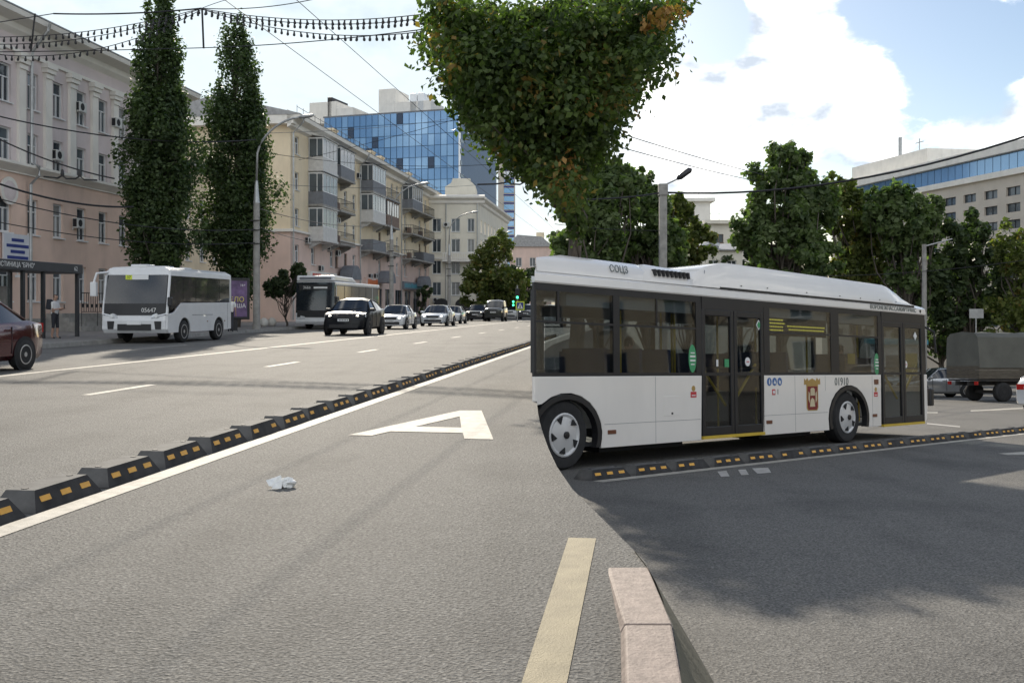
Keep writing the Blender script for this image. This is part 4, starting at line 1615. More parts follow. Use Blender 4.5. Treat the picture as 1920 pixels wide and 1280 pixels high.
# bus shelter on the left pavement
ps = -21.6
q1 = qof(152, ps)
sh_ = thing('bus_shelter', 'dark bus shelter with lettered roof band beside the peach building', 'bus shelter', pq(ps, q1, .14), RZ_AV)
SHM = mat('shelter_dark', (.03, .031, .034), .45, var=.15)
MB().box(-9.5, 0.05, -.05, 1.5, 2.42, 2.78).build('roof', SHM, sh_, bevel=.02)
for x in (-8.8, -6.2, -3.62, -2.4, -.15):
    for y in ((.05, ) if x > -1 else (.05, 1.35)):
        MB().box(x, x + .12, y, y + .12, -.02, 2.43).build('post', SHM, sh_)
for (x0, x1) in ((-8.68, -6.2), (-6.08, -3.62), (-3.5, -2.4)):
    MB().box(x0, x1, 1.39, 1.41, .25, 2.3).build('glass_panel', SHELGLASS, sh_)
    MB().box(x0 + .15, x1 - .15, 1.375, 1.385, .9, 1.9).build('poster', PANE_B, sh_)
MB().box(-8.5, -4.0, .9, 1.3, .42, .5).build('bench', BALC_B, sh_)
WHT = mat('letter_white', (.72, .72, .70), .5, var=.02)
text('ост. ГОСТИНИЦА "БРНО"', .24, WHT, sh_, (-4.45, -.056, 2.6), SIDE_R, sx=.92)
text('62', .24, WHT, sh_, (-.45, -.056, 2.6), SIDE_R)
# advertising lightbox by the second person
pb = gp(437, 622)
ab = thing('advert_board', 'black framed purple advertising board behind the white minibus', 'advertising board', pq(-19.6, qof(438, -19.6), .14), RZ_AV - R(62))
PURP = mat('poster_purple', (.13, .08, .17), .5, var=.5, scale=3)
MB().box(-.75, .75, -.1, .1, .55, 2.55).build('case', BLACK, ab, bevel=.03)
MB().box(-.18, .18, -.08, .08, -.05, .55).build('foot', BLACK, ab)
MB().box(-.62, .62, -.108, -.102, .68, 2.42).build('poster', PURP, ab)
LY_ = mat('letter_yellow', (.65, .55, .12), .5, var=.02)
text('ДЕЛО', .34, LY_, ab, (0, -.112, 1.5), SIDE_R)
text('ГУЛЯША', .27, WHT, ab, (0, -.112, 1.2), SIDE_R)
text('16+', .16, WHT, ab, (.42, -.112, 2.2), SIDE_R)
# traffic light and crossing sign
tl = at(970, 577, 92)
o = thing('traffic_light', 'green traffic light with pedestrian crossing sign beyond the parked cars', 'traffic light', (tl.x, 92, 0), 0)
GREENL = mat('signal_green', (.05, .9, .35), .4, var=0, emit=2.5)
MB().lathe([(.0, -.05), (.06, -.05), (.06, 3.3), (0, 3.3)], (0, 0, 0), 'z', 8).build('pole', STEEL, o)
MB().box(-.2, .2, -.15, .1, 1.98, 3.0).build('housing', BLACK, o, bevel=.03)
MB().lathe([(.0, -.02), (.11, -.02), (.11, 0)], (0, -.155, 2.2), n=14).build('green_lens', GREENL, o)
MB().lathe([(.0, -.02), (.11, -.02), (.11, 0)], (0, -.155, 2.5), n=14).build('amber_lens', DARK, o)
MB().lathe([(.0, -.02), (.11, -.02), (.11, 0)], (0, -.155, 2.8), n=14).build('red_lens', DARK, o)
MB().box(-.5, -.24, -.12, .06, 1.35, 1.98).build('arrow_housing', BLACK, o)
for z in (1.5, 1.8):
    MB().lathe([(.0, -.02), (.09, -.02), (.09, 0)], (-.37, -.125, z), n=12).build('green_lens', GREENL, o)
LIME = mat('sign_lime', (.62, .72, .06), .5, var=.03)
sg = MB().box(-.14, .64, -.19, -.165, 1.05, 1.83).build('sign', LIME, o)
MB().box(-.05, .55, -.2, -.193, 1.14, 1.74).build('blue_field', SIGNB, sg)
MB().prism([(0, 1.2), (.5, 1.2), (.25, 1.68)], -.21, -.203).build('white_triangle', PLATE, sg)
MB().lathe([(0, -.003), (.04, -.003), (.04, 0)], (.25, -.211, 1.5), n=8).box(.2, .3, -.216, -.212, 1.3, 1.45).box(.17, .22, -.216, -.2121, 1.22, 1.3).box(.28, .33, -.216, -.2121, 1.22, 1.3).build('walker', BLACK, sg)
# grey information sign over the truck
sp_ = at(1830, 577, 60)
o = thing('rear_sign', 'back of a square road sign above the covered truck', 'road sign', (sp_.x, 60, z2(60)), 0)
zt = at(1830, 579, 60).z - z2(60)
MB().tube([(0, 0, -.1), (0, 0, zt)], .04, 6).build('post', STEEL, o)
MB().box(-.42, .42, -.06, -.04, zt - .55, zt).build('plate', STEEL, o)
o = thing('far_sign', 'pale blue direction sign over the far end of the avenue', 'road sign', at(1006, 577, 120).xy.to_3d(), 0)
MB().tube([(0, 0, -.1), (0, 0, 5.2)], .06, 6).build('post', STEEL, o)
MB().box(-.7, .7, -.06, -.03, 3.9, 5.0).build('plate', PALESKY, o)
# loose concrete spheres on the pavement
for (u, lb) in ((495, 'pale concrete bollard ball near the street lamp'), (510, 'pale concrete bollard ball near the young tree trunk')):
    p_ = pq(-22.3, qof(u, -22.3), .14)
    tag(MB().lathe([(0, 0), (.16, .0), (.24, .1), (.27, .25), (.22, .4), (.1, .5), (0, .52)], (0, 0, 0), 'z', 14).build('bollard_ball', CREAMW, None, smooth=True, loc=p_), lb, 'bollard', 'bollard balls')
# ------------------------------------------------------------------ vehicles
def wheel_mesh(r, w, rimm, spokes=5):
    key = ('wheel', round(r, 3), round(w, 3), rimm.name, spokes)
    if key in WIN:
        return WIN[key]
    ty = MB().lathe([(r * .62, -w / 2), (r * .93, -w / 2), (r, -w * .32), (r, w * .32), (r * .93, w / 2), (r * .62, w / 2)], (0, 0, 0), n=26).mesh('wheel', TYRE, True)
    rm = MB().lathe([(r * .64, w / 2 - .005), (r * .64, w / 2 + .006), (r * .57, w / 2 + .008), (r * .55, w / 2 - .05), (.0, w / 2 - .05)], (0, 0, 0), n=24)
    for i in range(spokes):
        a = 2 * math.pi * i / spokes
        c, s_ = math.cos(a), math.sin(a)
        t, y0, y1 = r * .11, w / 2 - .045, w / 2 - .004
        pts = [(r * .08 * c - t * s_, r * .08 * s_ + t * c), (r * .58 * c - t * .8 * s_, r * .58 * s_ + t * .8 * c), (r * .58 * c + t * .8 * s_, r * .58 * s_ - t * .8 * c), (r * .08 * c + t * s_, r * .08 * s_ - t * c)]
        rm.prism(pts, y0, y1)
    rm.lathe([(0, w / 2 + .002), (r * .16, w / 2 + .002), (r * .16, w / 2 - .03)], (0, 0, 0), n=12)
    WIN[key] = (ty, rm.mesh('rim', rimm))
    return WIN[key]


def add_wheel(parent, x, y, r, w, rimm=RIM, spokes=5):
    ty, rm = wheel_mesh(r, w, rimm, spokes)
    o = link('wheel', ty, parent)
    o.location = (x, y, r)
    if y < 0:
        o.rotation_euler = (0, 0, math.pi)
    link('rim', rm, o)
    return o


PROF = {  # fraction from front: top, belt, half width, all relative
    'sedan': [(0, .44, .42, .74), (.025, .50, .47, .88), (.10, .56, .54, .96), (.27, .63, .61, .99), (.44, .965, .635, 1), (.56, 1, .64, 1), (.70, .965, .65, 1), (.855, .70, .67, .98), (.97, .665, .62, .92), (1, .58, .54, .82)],
    'suv': [(0, .50, .47, .76), (.025, .56, .53, .90), (.09, .61, .58, .97), (.25, .66, .63, 1), (.40, .955, .645, 1), (.52, 1, .65, 1), (.72, .965, .665, 1), (.93, .74, .69, .97), (.985, .66, .6, .93), (1, .55, .5, .85)],
    'wagon': [(0, .50, .47, .80), (.02, .57, .53, .92), (.08, .61, .58, .97), (.25, .655, .63, 1), (.38, .96, .645, 1), (.5, 1, .65, 1), (.82, .99, .66, 1), (.95, .93, .68, .98), (.985, .68, .62, .95), (1, .55, .5, .88)],
    'jeep': [(0, .54, .50, .86), (.01, .60, .56, .90), (.04, .63, .58, .90), (.34, .655, .61, .96), (.40, .965, .62, 1), (.45, 1, .62, 1), (.92, 1, .62, 1), (.97, .98, .62, 1), (.985, .60, .55, 1), (1, .5, .45, .98)],
    'hatch': [(0, .46, .44, .76), (.03, .53, .5, .9), (.1, .59, .57, .97), (.26, .65, .62, 1), (.42, .965, .64, 1), (.55, 1, .65, 1), (.80, .965, .66, 1), (.95, .76, .68, .96), (.985, .66, .6, .93), (1, .56, .5, .86)],
}


def car(name, label, L, W, Ht, style, paint, loc, rz, lit=True, rimm=RIM, cat='car', group='cars on the avenue', wr=.33, plate=True, ride=.2, taxi=False, grille=BLACK, intake=True):
    o = thing(name, label, cat, loc, rz, group)
    P = PROF[style]
    hw = W / 2
    rings = []
    for (f, zt, zb, wf) in P:
        x = L / 2 - f * L
        w = hw * wf
        zt, zb = zt * Ht, zb * Ht
        cab = zt - zb > .12 * Ht
        wr_ = w * (.70 if cab and style != 'jeep' else (.86 if cab else .84))
        b0 = ride + (.06 if f in (0, 1) else 0)
        rings.append([(x, 0, b0), (x, w * .86, b0), (x, w * .985, b0 + .10), (x, w, b0 + (zb - b0) * .55), (x, w * .985, zb - .05), (x, w * .955, zb), (x, wr_, zt - (.05 if cab else .025) * Ht), (x, wr_ * .6, zt - .004 * Ht), (x, 0, zt)])
    K = len(rings[0])
    body, wind, rear, sideg = MB(), MB(), MB(), [MB(), MB()]
    icab = [i for i, p in enumerate(P) if p[1] - p[2] > .12]
    i0, i1 = icab[0], icab[-1]
    for i in range(len(P) - 1):
        for j in range(K - 1):
            for sgn in (1, -1):
                q = [rings[i][j], rings[i + 1][j], rings[i + 1][j + 1], rings[i][j + 1]]
                q = [(a, b * sgn, c) for a, b, c in q]
                tgt = body
                if i == i0 - 1 and j >= 6:
                    tgt = wind
                elif i == i1 and j >= 6:
                    tgt = rear
                elif j == 5 and i0 - 1 <= i <= i1:
                    tgt = sideg[0 if sgn > 0 else 1]
                tgt.add(q, [(0, 1, 2, 3)])
    for rg in (rings[0], rings[-1]):
        full = rg + [(a, -b, c) for a, b, c in rg[::-1][1:-1]]
        body.add(full, [tuple(range(len(full)))])
    for mb in (body, wind, rear, sideg[0], sideg[1]):   # weld
        pass

    def fin(mb, nm, m, sm=True):
        me = mb.mesh(nm, m, sm)
        bm = bmesh.new()
        bm.from_mesh(me)
        bmesh.ops.remove_doubles(bm, verts=bm.verts, dist=.0005)
        bmesh.ops.recalc_face_normals(bm, faces=bm.faces)
        bm.to_mesh(me)
        bm.free()
        ob = link(nm, me, o)
        md = ob.modifiers.new('edges', 'EDGE_SPLIT')
        md.split_angle = R(32)
        return ob
    bo = fin(body, 'body', paint)
    fin(wind, 'windscreen', CARGLASS)
    fin(rear, 'rear_window', CARGLASS)
    fin(sideg[0], 'side_window', CARGLASS)
    fin(sideg[1], 'side_window', CARGLASS)
    # pillars
    xm = (rings[i0][0][0] + rings[i1][0][0]) / 2
    for sgn in (1, -1):
        def at_(i, j):
            a, b, c = rings[i][j]
            return Vector((a, b * sgn * 1.004, c))
        MB().tube([at_(i0 - 1, 5), at_(i0, 6)] + [at_(i, 6) for i in range(i0 + 1, i1 + 1)] + [at_(i1 + 1, 6)], .03, 5).build('roof_rail', paint, o, smooth=True)
        im = icab[len(icab) // 2]
        bl = at_(im, 5)
        MB().tube([bl, at_(im, 6)], .04, 4).build('pillar', BLACK, o)
        # door seams and handles
        for fx in (.33, .52, .70):
            x = L / 2 - fx * L
            MB().box(x - .008, x + .008, sgn * hw * .985 - .012, sgn * hw * 1.002 + .002, ride + .14, P[4][2] * Ht - .06).build('door_seam', DARK, o)
        for fx in (.49, .67):
            x = L / 2 - fx * L
            MB().box(x - .09, x + .09, min(sgn * hw * .98, sgn * (hw + .018)), max(sgn * hw * .98, sgn * (hw + .018)), P[4][2] * Ht - .14, P[4][2] * Ht - .11).build('door_handle', paint, o)
        xm_ = rings[i0 - 1][0][0] - .12
        MB().box(xm_ - .07, xm_ + .07, min(sgn * hw * .93, sgn * (hw + .17)), max(sgn * hw * .93, sgn * (hw + .17)), P[3][2] * Ht + .0, P[3][2] * Ht + .15).build('mirror', BLACK if style in ('suv', 'jeep') else paint, o, bevel=.04)
        for fx in (.185, .80):
            x = L / 2 - fx * L
            MB().lathe([(wr * 1.16, 0), (wr * 1.16, .012), (0, .012)], (x, sgn * hw - (.004 if sgn > 0 else .008), wr * 1.02), n=24).build('wheel_arch', DARK, o)
            add_wheel(o, x, sgn * (hw - .085), wr, .21, rimm)
        # lamps
        z_ = P[2][2] * Ht
        hx = L / 2 - .035 * L
        hl = MB().hexa([(hx + .0, sgn * hw * .50, z_ - .20), (hx - .02, sgn * hw * .52, z_ - .05), (hx - .30, sgn * hw * .94, z_ - .02), (hx - .26, sgn * hw * .945, z_ - .17)],
                       [(hx + .10, sgn * hw * .50, z_ - .19), (hx + .05, sgn * hw * .52, z_ - .06), (hx - .20, sgn * hw * .97, z_ - .03), (hx - .17, sgn * hw * .975, z_ - .16)]).build('headlight', LAMPOFF, o)
        if lit:
            MB().lathe([(0, .02), (.06, .02), (.06, -.05)], (hx + .075, sgn * hw * .64, z_ - .13), 'x', 10).build('lamp', LAMPON, hl)
        tx = -L / 2
        MB().box(tx - .008, tx + .16, min(sgn * hw * .50, sgn * hw * .845), max(sgn * hw * .50, sgn * hw * .845), P[-2][2] * Ht - .17, P[-2][2] * Ht + .02).build('tail_light', TAILR, o)
    z_ = P[2][2] * Ht
    MB().box(L / 2 - .12, L / 2 + .012, -hw * .46, hw * .46, z_ - .22, z_ - .08).build('grille', grille, o)
    if intake:
        MB().box(L / 2 - .15, L / 2 + .01, -hw * .66, hw * .66, ride + .09, ride + .24).build('air_intake', BLACK, o)
    if plate:
        pl = box('licence_plate', PLATE, o, L / 2 + .013, L / 2 + .026, -.26, .26, z_ - .36, z_ - .25)
        for k in range(6):
            y = -.2 + k * .075
            box('plate_character', BLACK, pl, L / 2 + .027, L / 2 + .030, y, y + .045, z_ - .335, z_ - .275)
        box('rear_plate', PLATE, o, -L / 2 - .02, -L / 2 - .004, -.26, .26, P[-2][2] * Ht - .32, P[-2][2] * Ht - .21)
    for y0, y1 in ((-hw * .6, -hw * .05), (hw * .0, hw * .55)):
        c0, c1 = Vector(rings[i0 - 1][7]), Vector(rings[i0][7])
        pA = c0.lerp(c1, .06)
        pB = c0.lerp(c1, .2)
        MB().tube([(pA.x, y0, pA.z + .02), (pB.x, y1, pB.z + .012)], .012, 4).build('wiper', BLACK, o)
    return o


HEAD = math.atan2(-CT, -ST)              # towards the camera along the avenue
LEFT_ = Vector((CT, -ST, 0))
FWD = Vector((-ST, -CT, 0))


def place_front_left(pt, L, W):          # ground point of the front left corner -> centre
    c = Vector(pt) - FWD * (L / 2) - LEFT_ * (W / 2)
    c.z = .002
    return c


PAINT = lambda n, c, **k: mat('paint_' + n, c, .16, k.pop('metal', .15), var=.03, scale=2, coat=1.0, **k)
BLK = mat('paint_black', (.006, .007, .010), .3, 0, var=.03, coat=.15, spec=.25)
WHT_P = PAINT('white', (.68, .69, .70), metal=0)
SILV = PAINT('silver', (.42, .43, .44), metal=.6)
WINE = PAINT('wine', (.085, .016, .02), metal=.3)
GREY_P = PAINT('graphite', (.09, .10, .115), metal=.5)
NAVY = PAINT('navy', (.03, .05, .09), metal=.4)
GREEN_P = PAINT('dark_green', (.025, .03, .027), metal=.1)
# dark red saloon at the left edge: its left side faces the lane
rear_q = qof(93, -12.35)
Lr = 4.2
c_ = pq(-12.35 - .88, rear_q - Lr / 2, .002)
car('dark_red_saloon', 'dark red saloon cut by the left edge of the picture', Lr, 1.74, 1.47, 'sedan', WINE, c_, HEAD, lit=False, wr=.31)


def oncoming(name, label, u, v, L, W, Ht, style, paint, **k):
    p = gp(u, v)
    return car(name, label, L, W, Ht, style, paint, place_front_left(p, L, W), HEAD, **k)


oncoming('black_suv', 'large black sport utility car leading the oncoming queue', 684, 629.0, 3.9, 2.0, 1.72, 'suv', BLK, rimm=RIMD, wr=.39, ride=.26)
oncoming('white_saloon', 'white saloon with lit headlamp directly behind the black sport utility car', 758, 617.5, 3.7, 1.72, 1.45, 'sedan', WHT_P)
oncoming('white_blue_saloon', 'white saloon with dark bonnet reflections, third in the oncoming queue', 836, 611.5, 3.9, 1.85, 1.47, 'sedan', PAINT('pearl', (.60, .64, .68), metal=.2))
oncoming('small_white_car', 'small white saloon, fourth in the oncoming queue', 862, 607, 3.6, 1.7, 1.42, 'sedan', PAINT('white_b', (.62, .62, .60), metal=0), lit=False)
oncoming('green_jeep', 'boxy dark off-road car with round lit headlamps near the traffic light', 942, 602.5, 3.6, 1.75, 1.98, 'jeep', GREEN_P, rimm=RIMD, wr=.38, ride=.32)
oncoming('black_crossover', 'black crossover half hidden left of the boxy off-road car', 908, 602, 3.8, 1.8, 1.6, 'wagon', PAINT('black_b', (.012, .012, .014)))
oncoming('white_crossover', 'white crossover half hidden right of the boxy off-road car', 970, 597.5, 3.8, 1.8, 1.62, 'wagon', PAINT('white_c', (.60, .62, .63), metal=.1), lit=False)
oncoming('grey_crossover', 'dark grey crossover with lit headlamps, rightmost of the oncoming cars', 1001, 598.5, 3.8, 1.85, 1.65, 'wagon', GREY_P)
p_ = gp(1003, 613)
car('silver_saloon', 'silver saloon driving away beside the rear of the big bus', 3.8, 1.75, 1.45, 'sedan', SILV, Vector((p_.x, p_.y, .002)) + LEFT_ * .9 - FWD * 1.9, HEAD + math.pi, lit=False)


# --- white minibus number 05647
def minibus():
    L, W, Ht = 5.5, 2.42, 2.72
    D = onp(314, -16.4)
    C = pq(-16.4, qof(314, -16.4))
    o = thing('white_minibus', 'white minibus numbered 05647 stopped at the left kerb', 'bus', place_front_left(C, L, W), HEAD)
    hw, x1, x0 = W / 2, L / 2, -L / 2
    # side outline with wheel arches cut out, extruded over the width
    wx_, r = (x1 - 1.35, x0 + 1.15), .40

    def arch(cx, rr, n=10):
        return [(cx + rr * math.cos(a), .40 + rr * math.sin(a)) for a in np.linspace(math.pi, 0, n)]
    side_low = [(x0, .42), ] + [(wx_[1] - .5, .38)] + arch(wx_[1], .5) + [(wx_[1] + .5, .38), (wx_[0] - .5, .38)] + arch(wx_[0], .5) + [(wx_[0] + .5, .38), (x1 - .12, .36), (x1, .5), (x1 - .02, 1.02), (x1 - .55, 1.10), (x1 - 1.05, 1.42), (x0 + .02, 1.46)]
    for y0, y1 in ((hw - .06, hw), (-hw, -hw + .06)):
        MB().prism(side_low, y0, y1).build('side_panel', BUSW2, o, bevel=.01)
    MB().box(x0, x1 - .1, -hw + .06, hw - .06, .45, .62).build('floor', DARK, o)
    # front mask
    nose = [(x1 - .08, .36), (x1 + .02, .5), (x1 + .03, .8), (x1 - .01, 1.0), (x1 - .2, 1.02), (x1 - .2, .36)]
    MB().prism(nose, -hw + .061, hw - .061).build('bumper', BUSW2, o, bevel=.02)
    MB().box(x1 + .005, x1 + .045, -.62, .62, .46, .68).build('lower_grille', BLACK, o)
    for s in (1, -1):
        MB().prism([(s * .78, .5), (s * .98, .5), (s * 1.0, .78), (s * .74, .78)], x1 + .02, x1 + .045, 'x').build('fog_recess', BLACK, o)
        MB().hexa([(x1 - .03, s * .62, .86), (x1 - .03, s * 1.16, 1.0), (x1 - .10, s * 1.17, 1.2), (x1 - .03, s * .66, 1.0)],
                  [(x1 + .045, s * .62, .88), (x1 + .02, s * 1.16, 1.02), (x1 - .05, s * 1.17, 1.2), (x1 + .03, s * .66, 1.0)]).build('headlight', LAMPOFF, o)
        MB().lathe([(0, .02), (.07, .02), (.07, -.03)], (x1 + .04, s * .82, .97), 'x', 12).build('lamp', PLATE, o)
    MB().prism([(x1 - .02, .99), (x1 + .012, .99), (x1 - .03, 1.4), (x1 - .06, 1.4)], -hw + .07, hw - .07).build('front_mask', BLACK, o)
    MB().prism([(x1 - .06, 1.38), (x1 - .028, 1.38), (x1 - .22, 2.42), (x1 - .26, 2.42)], -hw + .09, hw - .09).build('windscreen', CARGLASS, o)
    box('licence_plate', PLATE, o, x1 + .047, x1 + .06, -.26, .26, .66, .77)
    text('05647', .22, WHT, o, (x1 - .005 + .012, .52, 1.16), FRONT)
    rp = box('route_board', PLATE, o, x1 - .195, x1 - .165, -.42, .62 - .2, 2.24, 2.40)
    MB().box(x1 - .164, x1 - .16, -.42, -.18, 2.24, 2.40).build('route_number_field', LIME, rp)
    text('37', .15, BLACK, rp, (x1 - .157, -.3, 2.32), FRONT)
    # roof
    prof = [(-hw, 2.38), (-hw + .02, 2.55), (-hw + .25, 2.68), (0, 2.72), (hw - .25, 2.68), (hw - .02, 2.55), (hw, 2.38), (hw - .07, 2.36), (-hw + .07, 2.36)]
    MB().prism([(a, b) for a, b in prof], x0, x1 - .28, 'x').build('roof', BUSW2, o, smooth=True, split=35)
    MB().hexa([(x1 - .28, -hw, 2.37), (x1 - .2, -hw + .1, 2.40), (x1 - .2, hw - .1, 2.40), (x1 - .28, hw, 2.37)], [(x1 - .28, -hw + .12, 2.66), (x1 - .24, -hw + .2, 2.62), (x1 - .24, hw - .2, 2.62), (x1 - .28, hw - .12, 2.66)]).build('front_dome', BUSW2, o, bevel=.02)
    for x in (x1 - .6, x1 - 2.1, x1 - 3.6):
        MB().box(x - .3, x + .3, -.3, .3, 2.7, 2.78).build('roof_hatch', BUSW2, o, bevel=.02)
    # side glazing, pillars behind it
    for s in (1, -1):
        y = s * (hw - .03)
        edges = [x1 - .24, x1 - 1.25, x1 - 2.3, x1 - 3.35, x1 - 4.4, x0 + .12]
        for a, b in zip(edges[:-1], edges[1:]):
            lo = 1.47 if a < x1 - .5 else 1.15
            pts = [(b + .02, 1.47), (a - .02, lo if a > x1 - .5 else 1.47), (a - .02 - (.0 if a < x1 - .5 else .02), 2.37), (b + .02, 2.37)]
            MB().prism(pts, min(y - .012, y + .012), max(y - .012, y + .012)).build('side_window', REFGLASS, o)
        MB().box(x0, x0 + .12, min(s * hw, s * (hw - .06)), max(s * hw, s * (hw - .06)), 1.46, 2.38).build('rear_pillar', BUSW2, o)
        MB().tube([(x1 - .02, s * (hw - .03), 1.0), (x1 - .24, s * (hw - .03), 2.4)], .05, 6).build('front_pillar', BUSW2, o)
    # mirrors
    MB().tube([(x1 - .25, -hw + .1, 2.5), (x1 + .15, -hw - .12, 2.45), (x1 + .2, -hw - .2, 2.1)], .05, 6).box(x1 + .1, x1 + .24, -hw - .32, -hw - .1, 1.65, 2.15).build('mirror', BUSW2, o, bevel=.03)
    MB().box(x1 - .1, x1 + .05, hw + .01, hw + .16, 1.3, 1.62).build('mirror', BLACK, o, bevel=.03)
    MB().box(x0 - .02, x0 + .0, -hw + .061, hw - .061, .42, 2.37).build('rear_panel', BUSW2, o)
    for x in wx_:
        for s in (1, -1):
            add_wheel(o, x, s * (hw - .14), .40, .24, RIM, 6)
    for x in (x0 + .6, x0 + 2.2):
        MB().box(x, x + .08, hw - .001, hw + .012, .72, .76).build('marker_lamp', AMBER, o)
    MB().box(wx_[1] + .6, wx_[0] - .6, hw - .002, hw + .003, .98, 1.0).build('trim_line', BALC_G, o)
    MB().box(x0 + .35, x0 + .37, hw - .002, hw + .003, .45, 1.44).build('panel_seam', BALC_G, o)


minibus()


# --- far low floor bus behind the black car
def far_bus():
    L, W, Ht = 10.0, 2.35, 2.75
    C = pq(-17.6, qof(628, -17.6))
    o = thing('far_bus', 'white low floor bus waiting behind the large black car', 'bus', place_front_left(C, L, W), HEAD)
    hw, x1, x0 = W / 2, L / 2, -L / 2
    MB().prism([(x0, .3), (x1 - .1, .3), (x1, .45), (x1, .95), (x0, .95)], -hw, hw).build('lower_body', BUSW2, o, bevel=.02)
    MB().box(x0, x1 - .1, -hw, hw, 2.55, 2.78).build('roof', BUSW2, o, bevel=.06)
    MB().prism([(x0 + 5.2, 2.78), (x0 + 6.2, 3.08), (x1 - .1, 3.12), (x1 - .02, 2.8)], -hw + .04, hw - .04).build('roof_pod', BUSW2, o, bevel=.06)
    MB().box(x1 - .06, x1 + .0, -hw * .8, hw * .8, 2.9, 3.02).build('pod_louvre', BALC_G, o)
    MB().prism([(x1 - .05, .95), (x1 + .02, .95), (x1 - .06, 2.72), (x1 - .13, 2.72)], -hw + .02, hw - .02).build('windscreen', CARGLASS, o)
    MB().box(x1 + .0, x1 + .03, -hw + .1, hw - .1, .7, 1.1).build('front_mask', BLACK, o)
    MB().box(x1 - .09, x1 - .02, -hw + .2, hw - .2, 2.28, 2.6).build('display', BLACK, o)
    text('366в', .22, WHT, o, (x1 - .0, -.5, 2.42), FRONT)
    box('display_line', WHT, o, x1 - .02, x1 - .012, -.1, .72, 2.36, 2.47)
    for s in (1, -1):
        MB().hexa([(x1 - .04, s * .6, .62), (x1 - .04, s * 1.12, .6), (x1 - .04, s * 1.14, .85), (x1 - .04, s * .62, .75)], [(x1 + .04, s * .6, .62), (x1 + .03, s * 1.12, .6), (x1 + .02, s * 1.14, .85), (x1 + .04, s * .62, .75)]).build('headlight', LAMPOFF, o)
        n = 6
        for i in range(n):
            a, b = x0 + .25 + i * (L - .55) / n, x0 + .2 + (i + 1) * (L - .55) / n
            MB().box(a, b, min(s * (hw - .03), s * (hw - .01)), max(s * (hw - .03), s * (hw - .01)), .96, 2.54).build('side_window', CARGLASS, o)
            MB().box(b, b + .05, min(s * (hw - .03), s * hw), max(s * (hw - .03), s * hw), .951, 2.551).build('pillar', BUSW2 if i in (0, 5) else BLACK, o)
        for x in (x1 - 2.2, x0 + 2.4):
            MB().lathe([(.54, 0), (.54, .012), (0, .012)], (x, s * hw - (.003 if s > 0 else .009), .46), n=24).build('wheel_arch', DARK, o)
            add_wheel(o, x, s * (hw - .11), .46, .24, RIM, 8)
    MB().box(x1 - .2, x1 + .2, hw + .03, hw + .2, 1.5, 1.9).build('mirror', BLACK, o, bevel=.03)


far_bus()

# --- covered truck and cars on the side street
SS = math.atan2(BA.y, BA.x)


def on_side(o, s=0.0):                    # tilt a vehicle with the slope
    up = BN
    rz = o.rotation_euler.z
    f = Vector((math.cos(rz), math.sin(rz), 0))
    f = (f - up * f.dot(up)).normalized()
    l_ = up.cross(f)
    m_ = Matrix((f, l_, up)).transposed()
    o.rotation_euler = m_.to_euler()


def truck():
    p = gp2(1853, 752)
    rz = SS - R(30)
    o = thing('covered_truck', 'grey green truck with tarpaulin cover at the right edge', 'truck', p, rz)
    TARP = mat('tarpaulin', (.115, .115, .10), .85, var=.15, scale=1.5, bump=.5, bscale=3)
    BRD = mat('truck_boards', (.10, .085, .065), .8, var=.25, scale=4, stretch=(1, 1, 6))
    x0, x1, hw = -1.25, 3.4, 1.1
    for i in range(3):
        for s in (-1, 1):
            MB().box(x0, x1, min(s * hw, s * (hw - .05)), max(s * hw, s * (hw - .05)), 1.02 + i * .19, 1.20 + i * .19).build('side_board', BRD, o)
        MB().box(x0 - .05, x0 - .002, -hw, hw, 1.02 + i * .19, 1.20 + i * .19).build('tail_board', BRD, o)
    MB().box(x0, x1, -hw + .06, hw - .06, .92, 1.0).build('bed', IRON, o)
    n = 9
    t = MB()
    sec = lambda x, k: [(x, -hw - .03, 1.5), (x, -hw + .0 + .02 * k, 2.2), (x, -hw + .06, 2.85), (x, -hw + .3, 3.05), (x, 0, 3.12 - .05 * k), (x, hw - .3, 3.05), (x, hw - .06, 2.85), (x, hw + .0, 2.2), (x, hw + .03, 1.5)]
    rg = [sec(x0 - .03 + i * (x1 - x0 + .06) / n, i % 2) for i in range(n + 1)]
    k = 9
    t.add([q for r_ in rg for q in r_], [(i * k + j, i * k + j + 1, (i + 1) * k + j + 1, (i + 1) * k + j) for i in range(n) for j in range(k - 1)] + [tuple(range(k)), tuple(n * k + j for j in range(k))])
    t.build('tarpaulin', TARP, o, smooth=True, split=40)
    for y in (-.4, .4):
        MB().box(x0 - .1, x1 + 2.2, y - .05, y + .05, .72, .9).build('chassis_rail', IRON, o)
    for x, rw in ((0, .43), (4.55, .43)):
        for s in (1, -1):
            add_wheel(o, x, s * .92, rw, .28, RIMD, 6)
    MB().box(-.1, .1, -.8, .8, .36, .5).build('rear_axle', IRON, o)
    GG = mat('truck_paint', (.10, .105, .085), .5, var=.1)
    MB().prism([(x1 + .1, .9), (x1 + 2.4, .9), (x1 + 2.45, 1.5), (x1 + 1.5, 1.65), (x1 + 1.2, 2.4), (x1 + .15, 2.45)], -1.0, 1.0).build('cab', GG, o, bevel=.05)
    MB().box(x1 + .3, x1 + 1.15, -1.012, -1.002, 1.65, 2.25).build('cab_window', CARGLASS, o)
    MB().box(x1 + .3, x1 + 1.15, 1.002, 1.012, 1.65, 2.25).build('cab_window', CARGLASS, o)
    MB().box(x0 - .08, x0 - .02, -1.0, -.8, .75, .9).build('tail_light', TAILR, o)
    MB().box(x0 - .08, x0 - .02, .8, 1.0, .75, .9).build('tail_light', TAILR, o)
    MB().box(2.55, 2.8, -hw - .06, -hw - .045, 1.62, 1.86).build('warning_plate', PLATE, o)
    on_side(o)


truck()


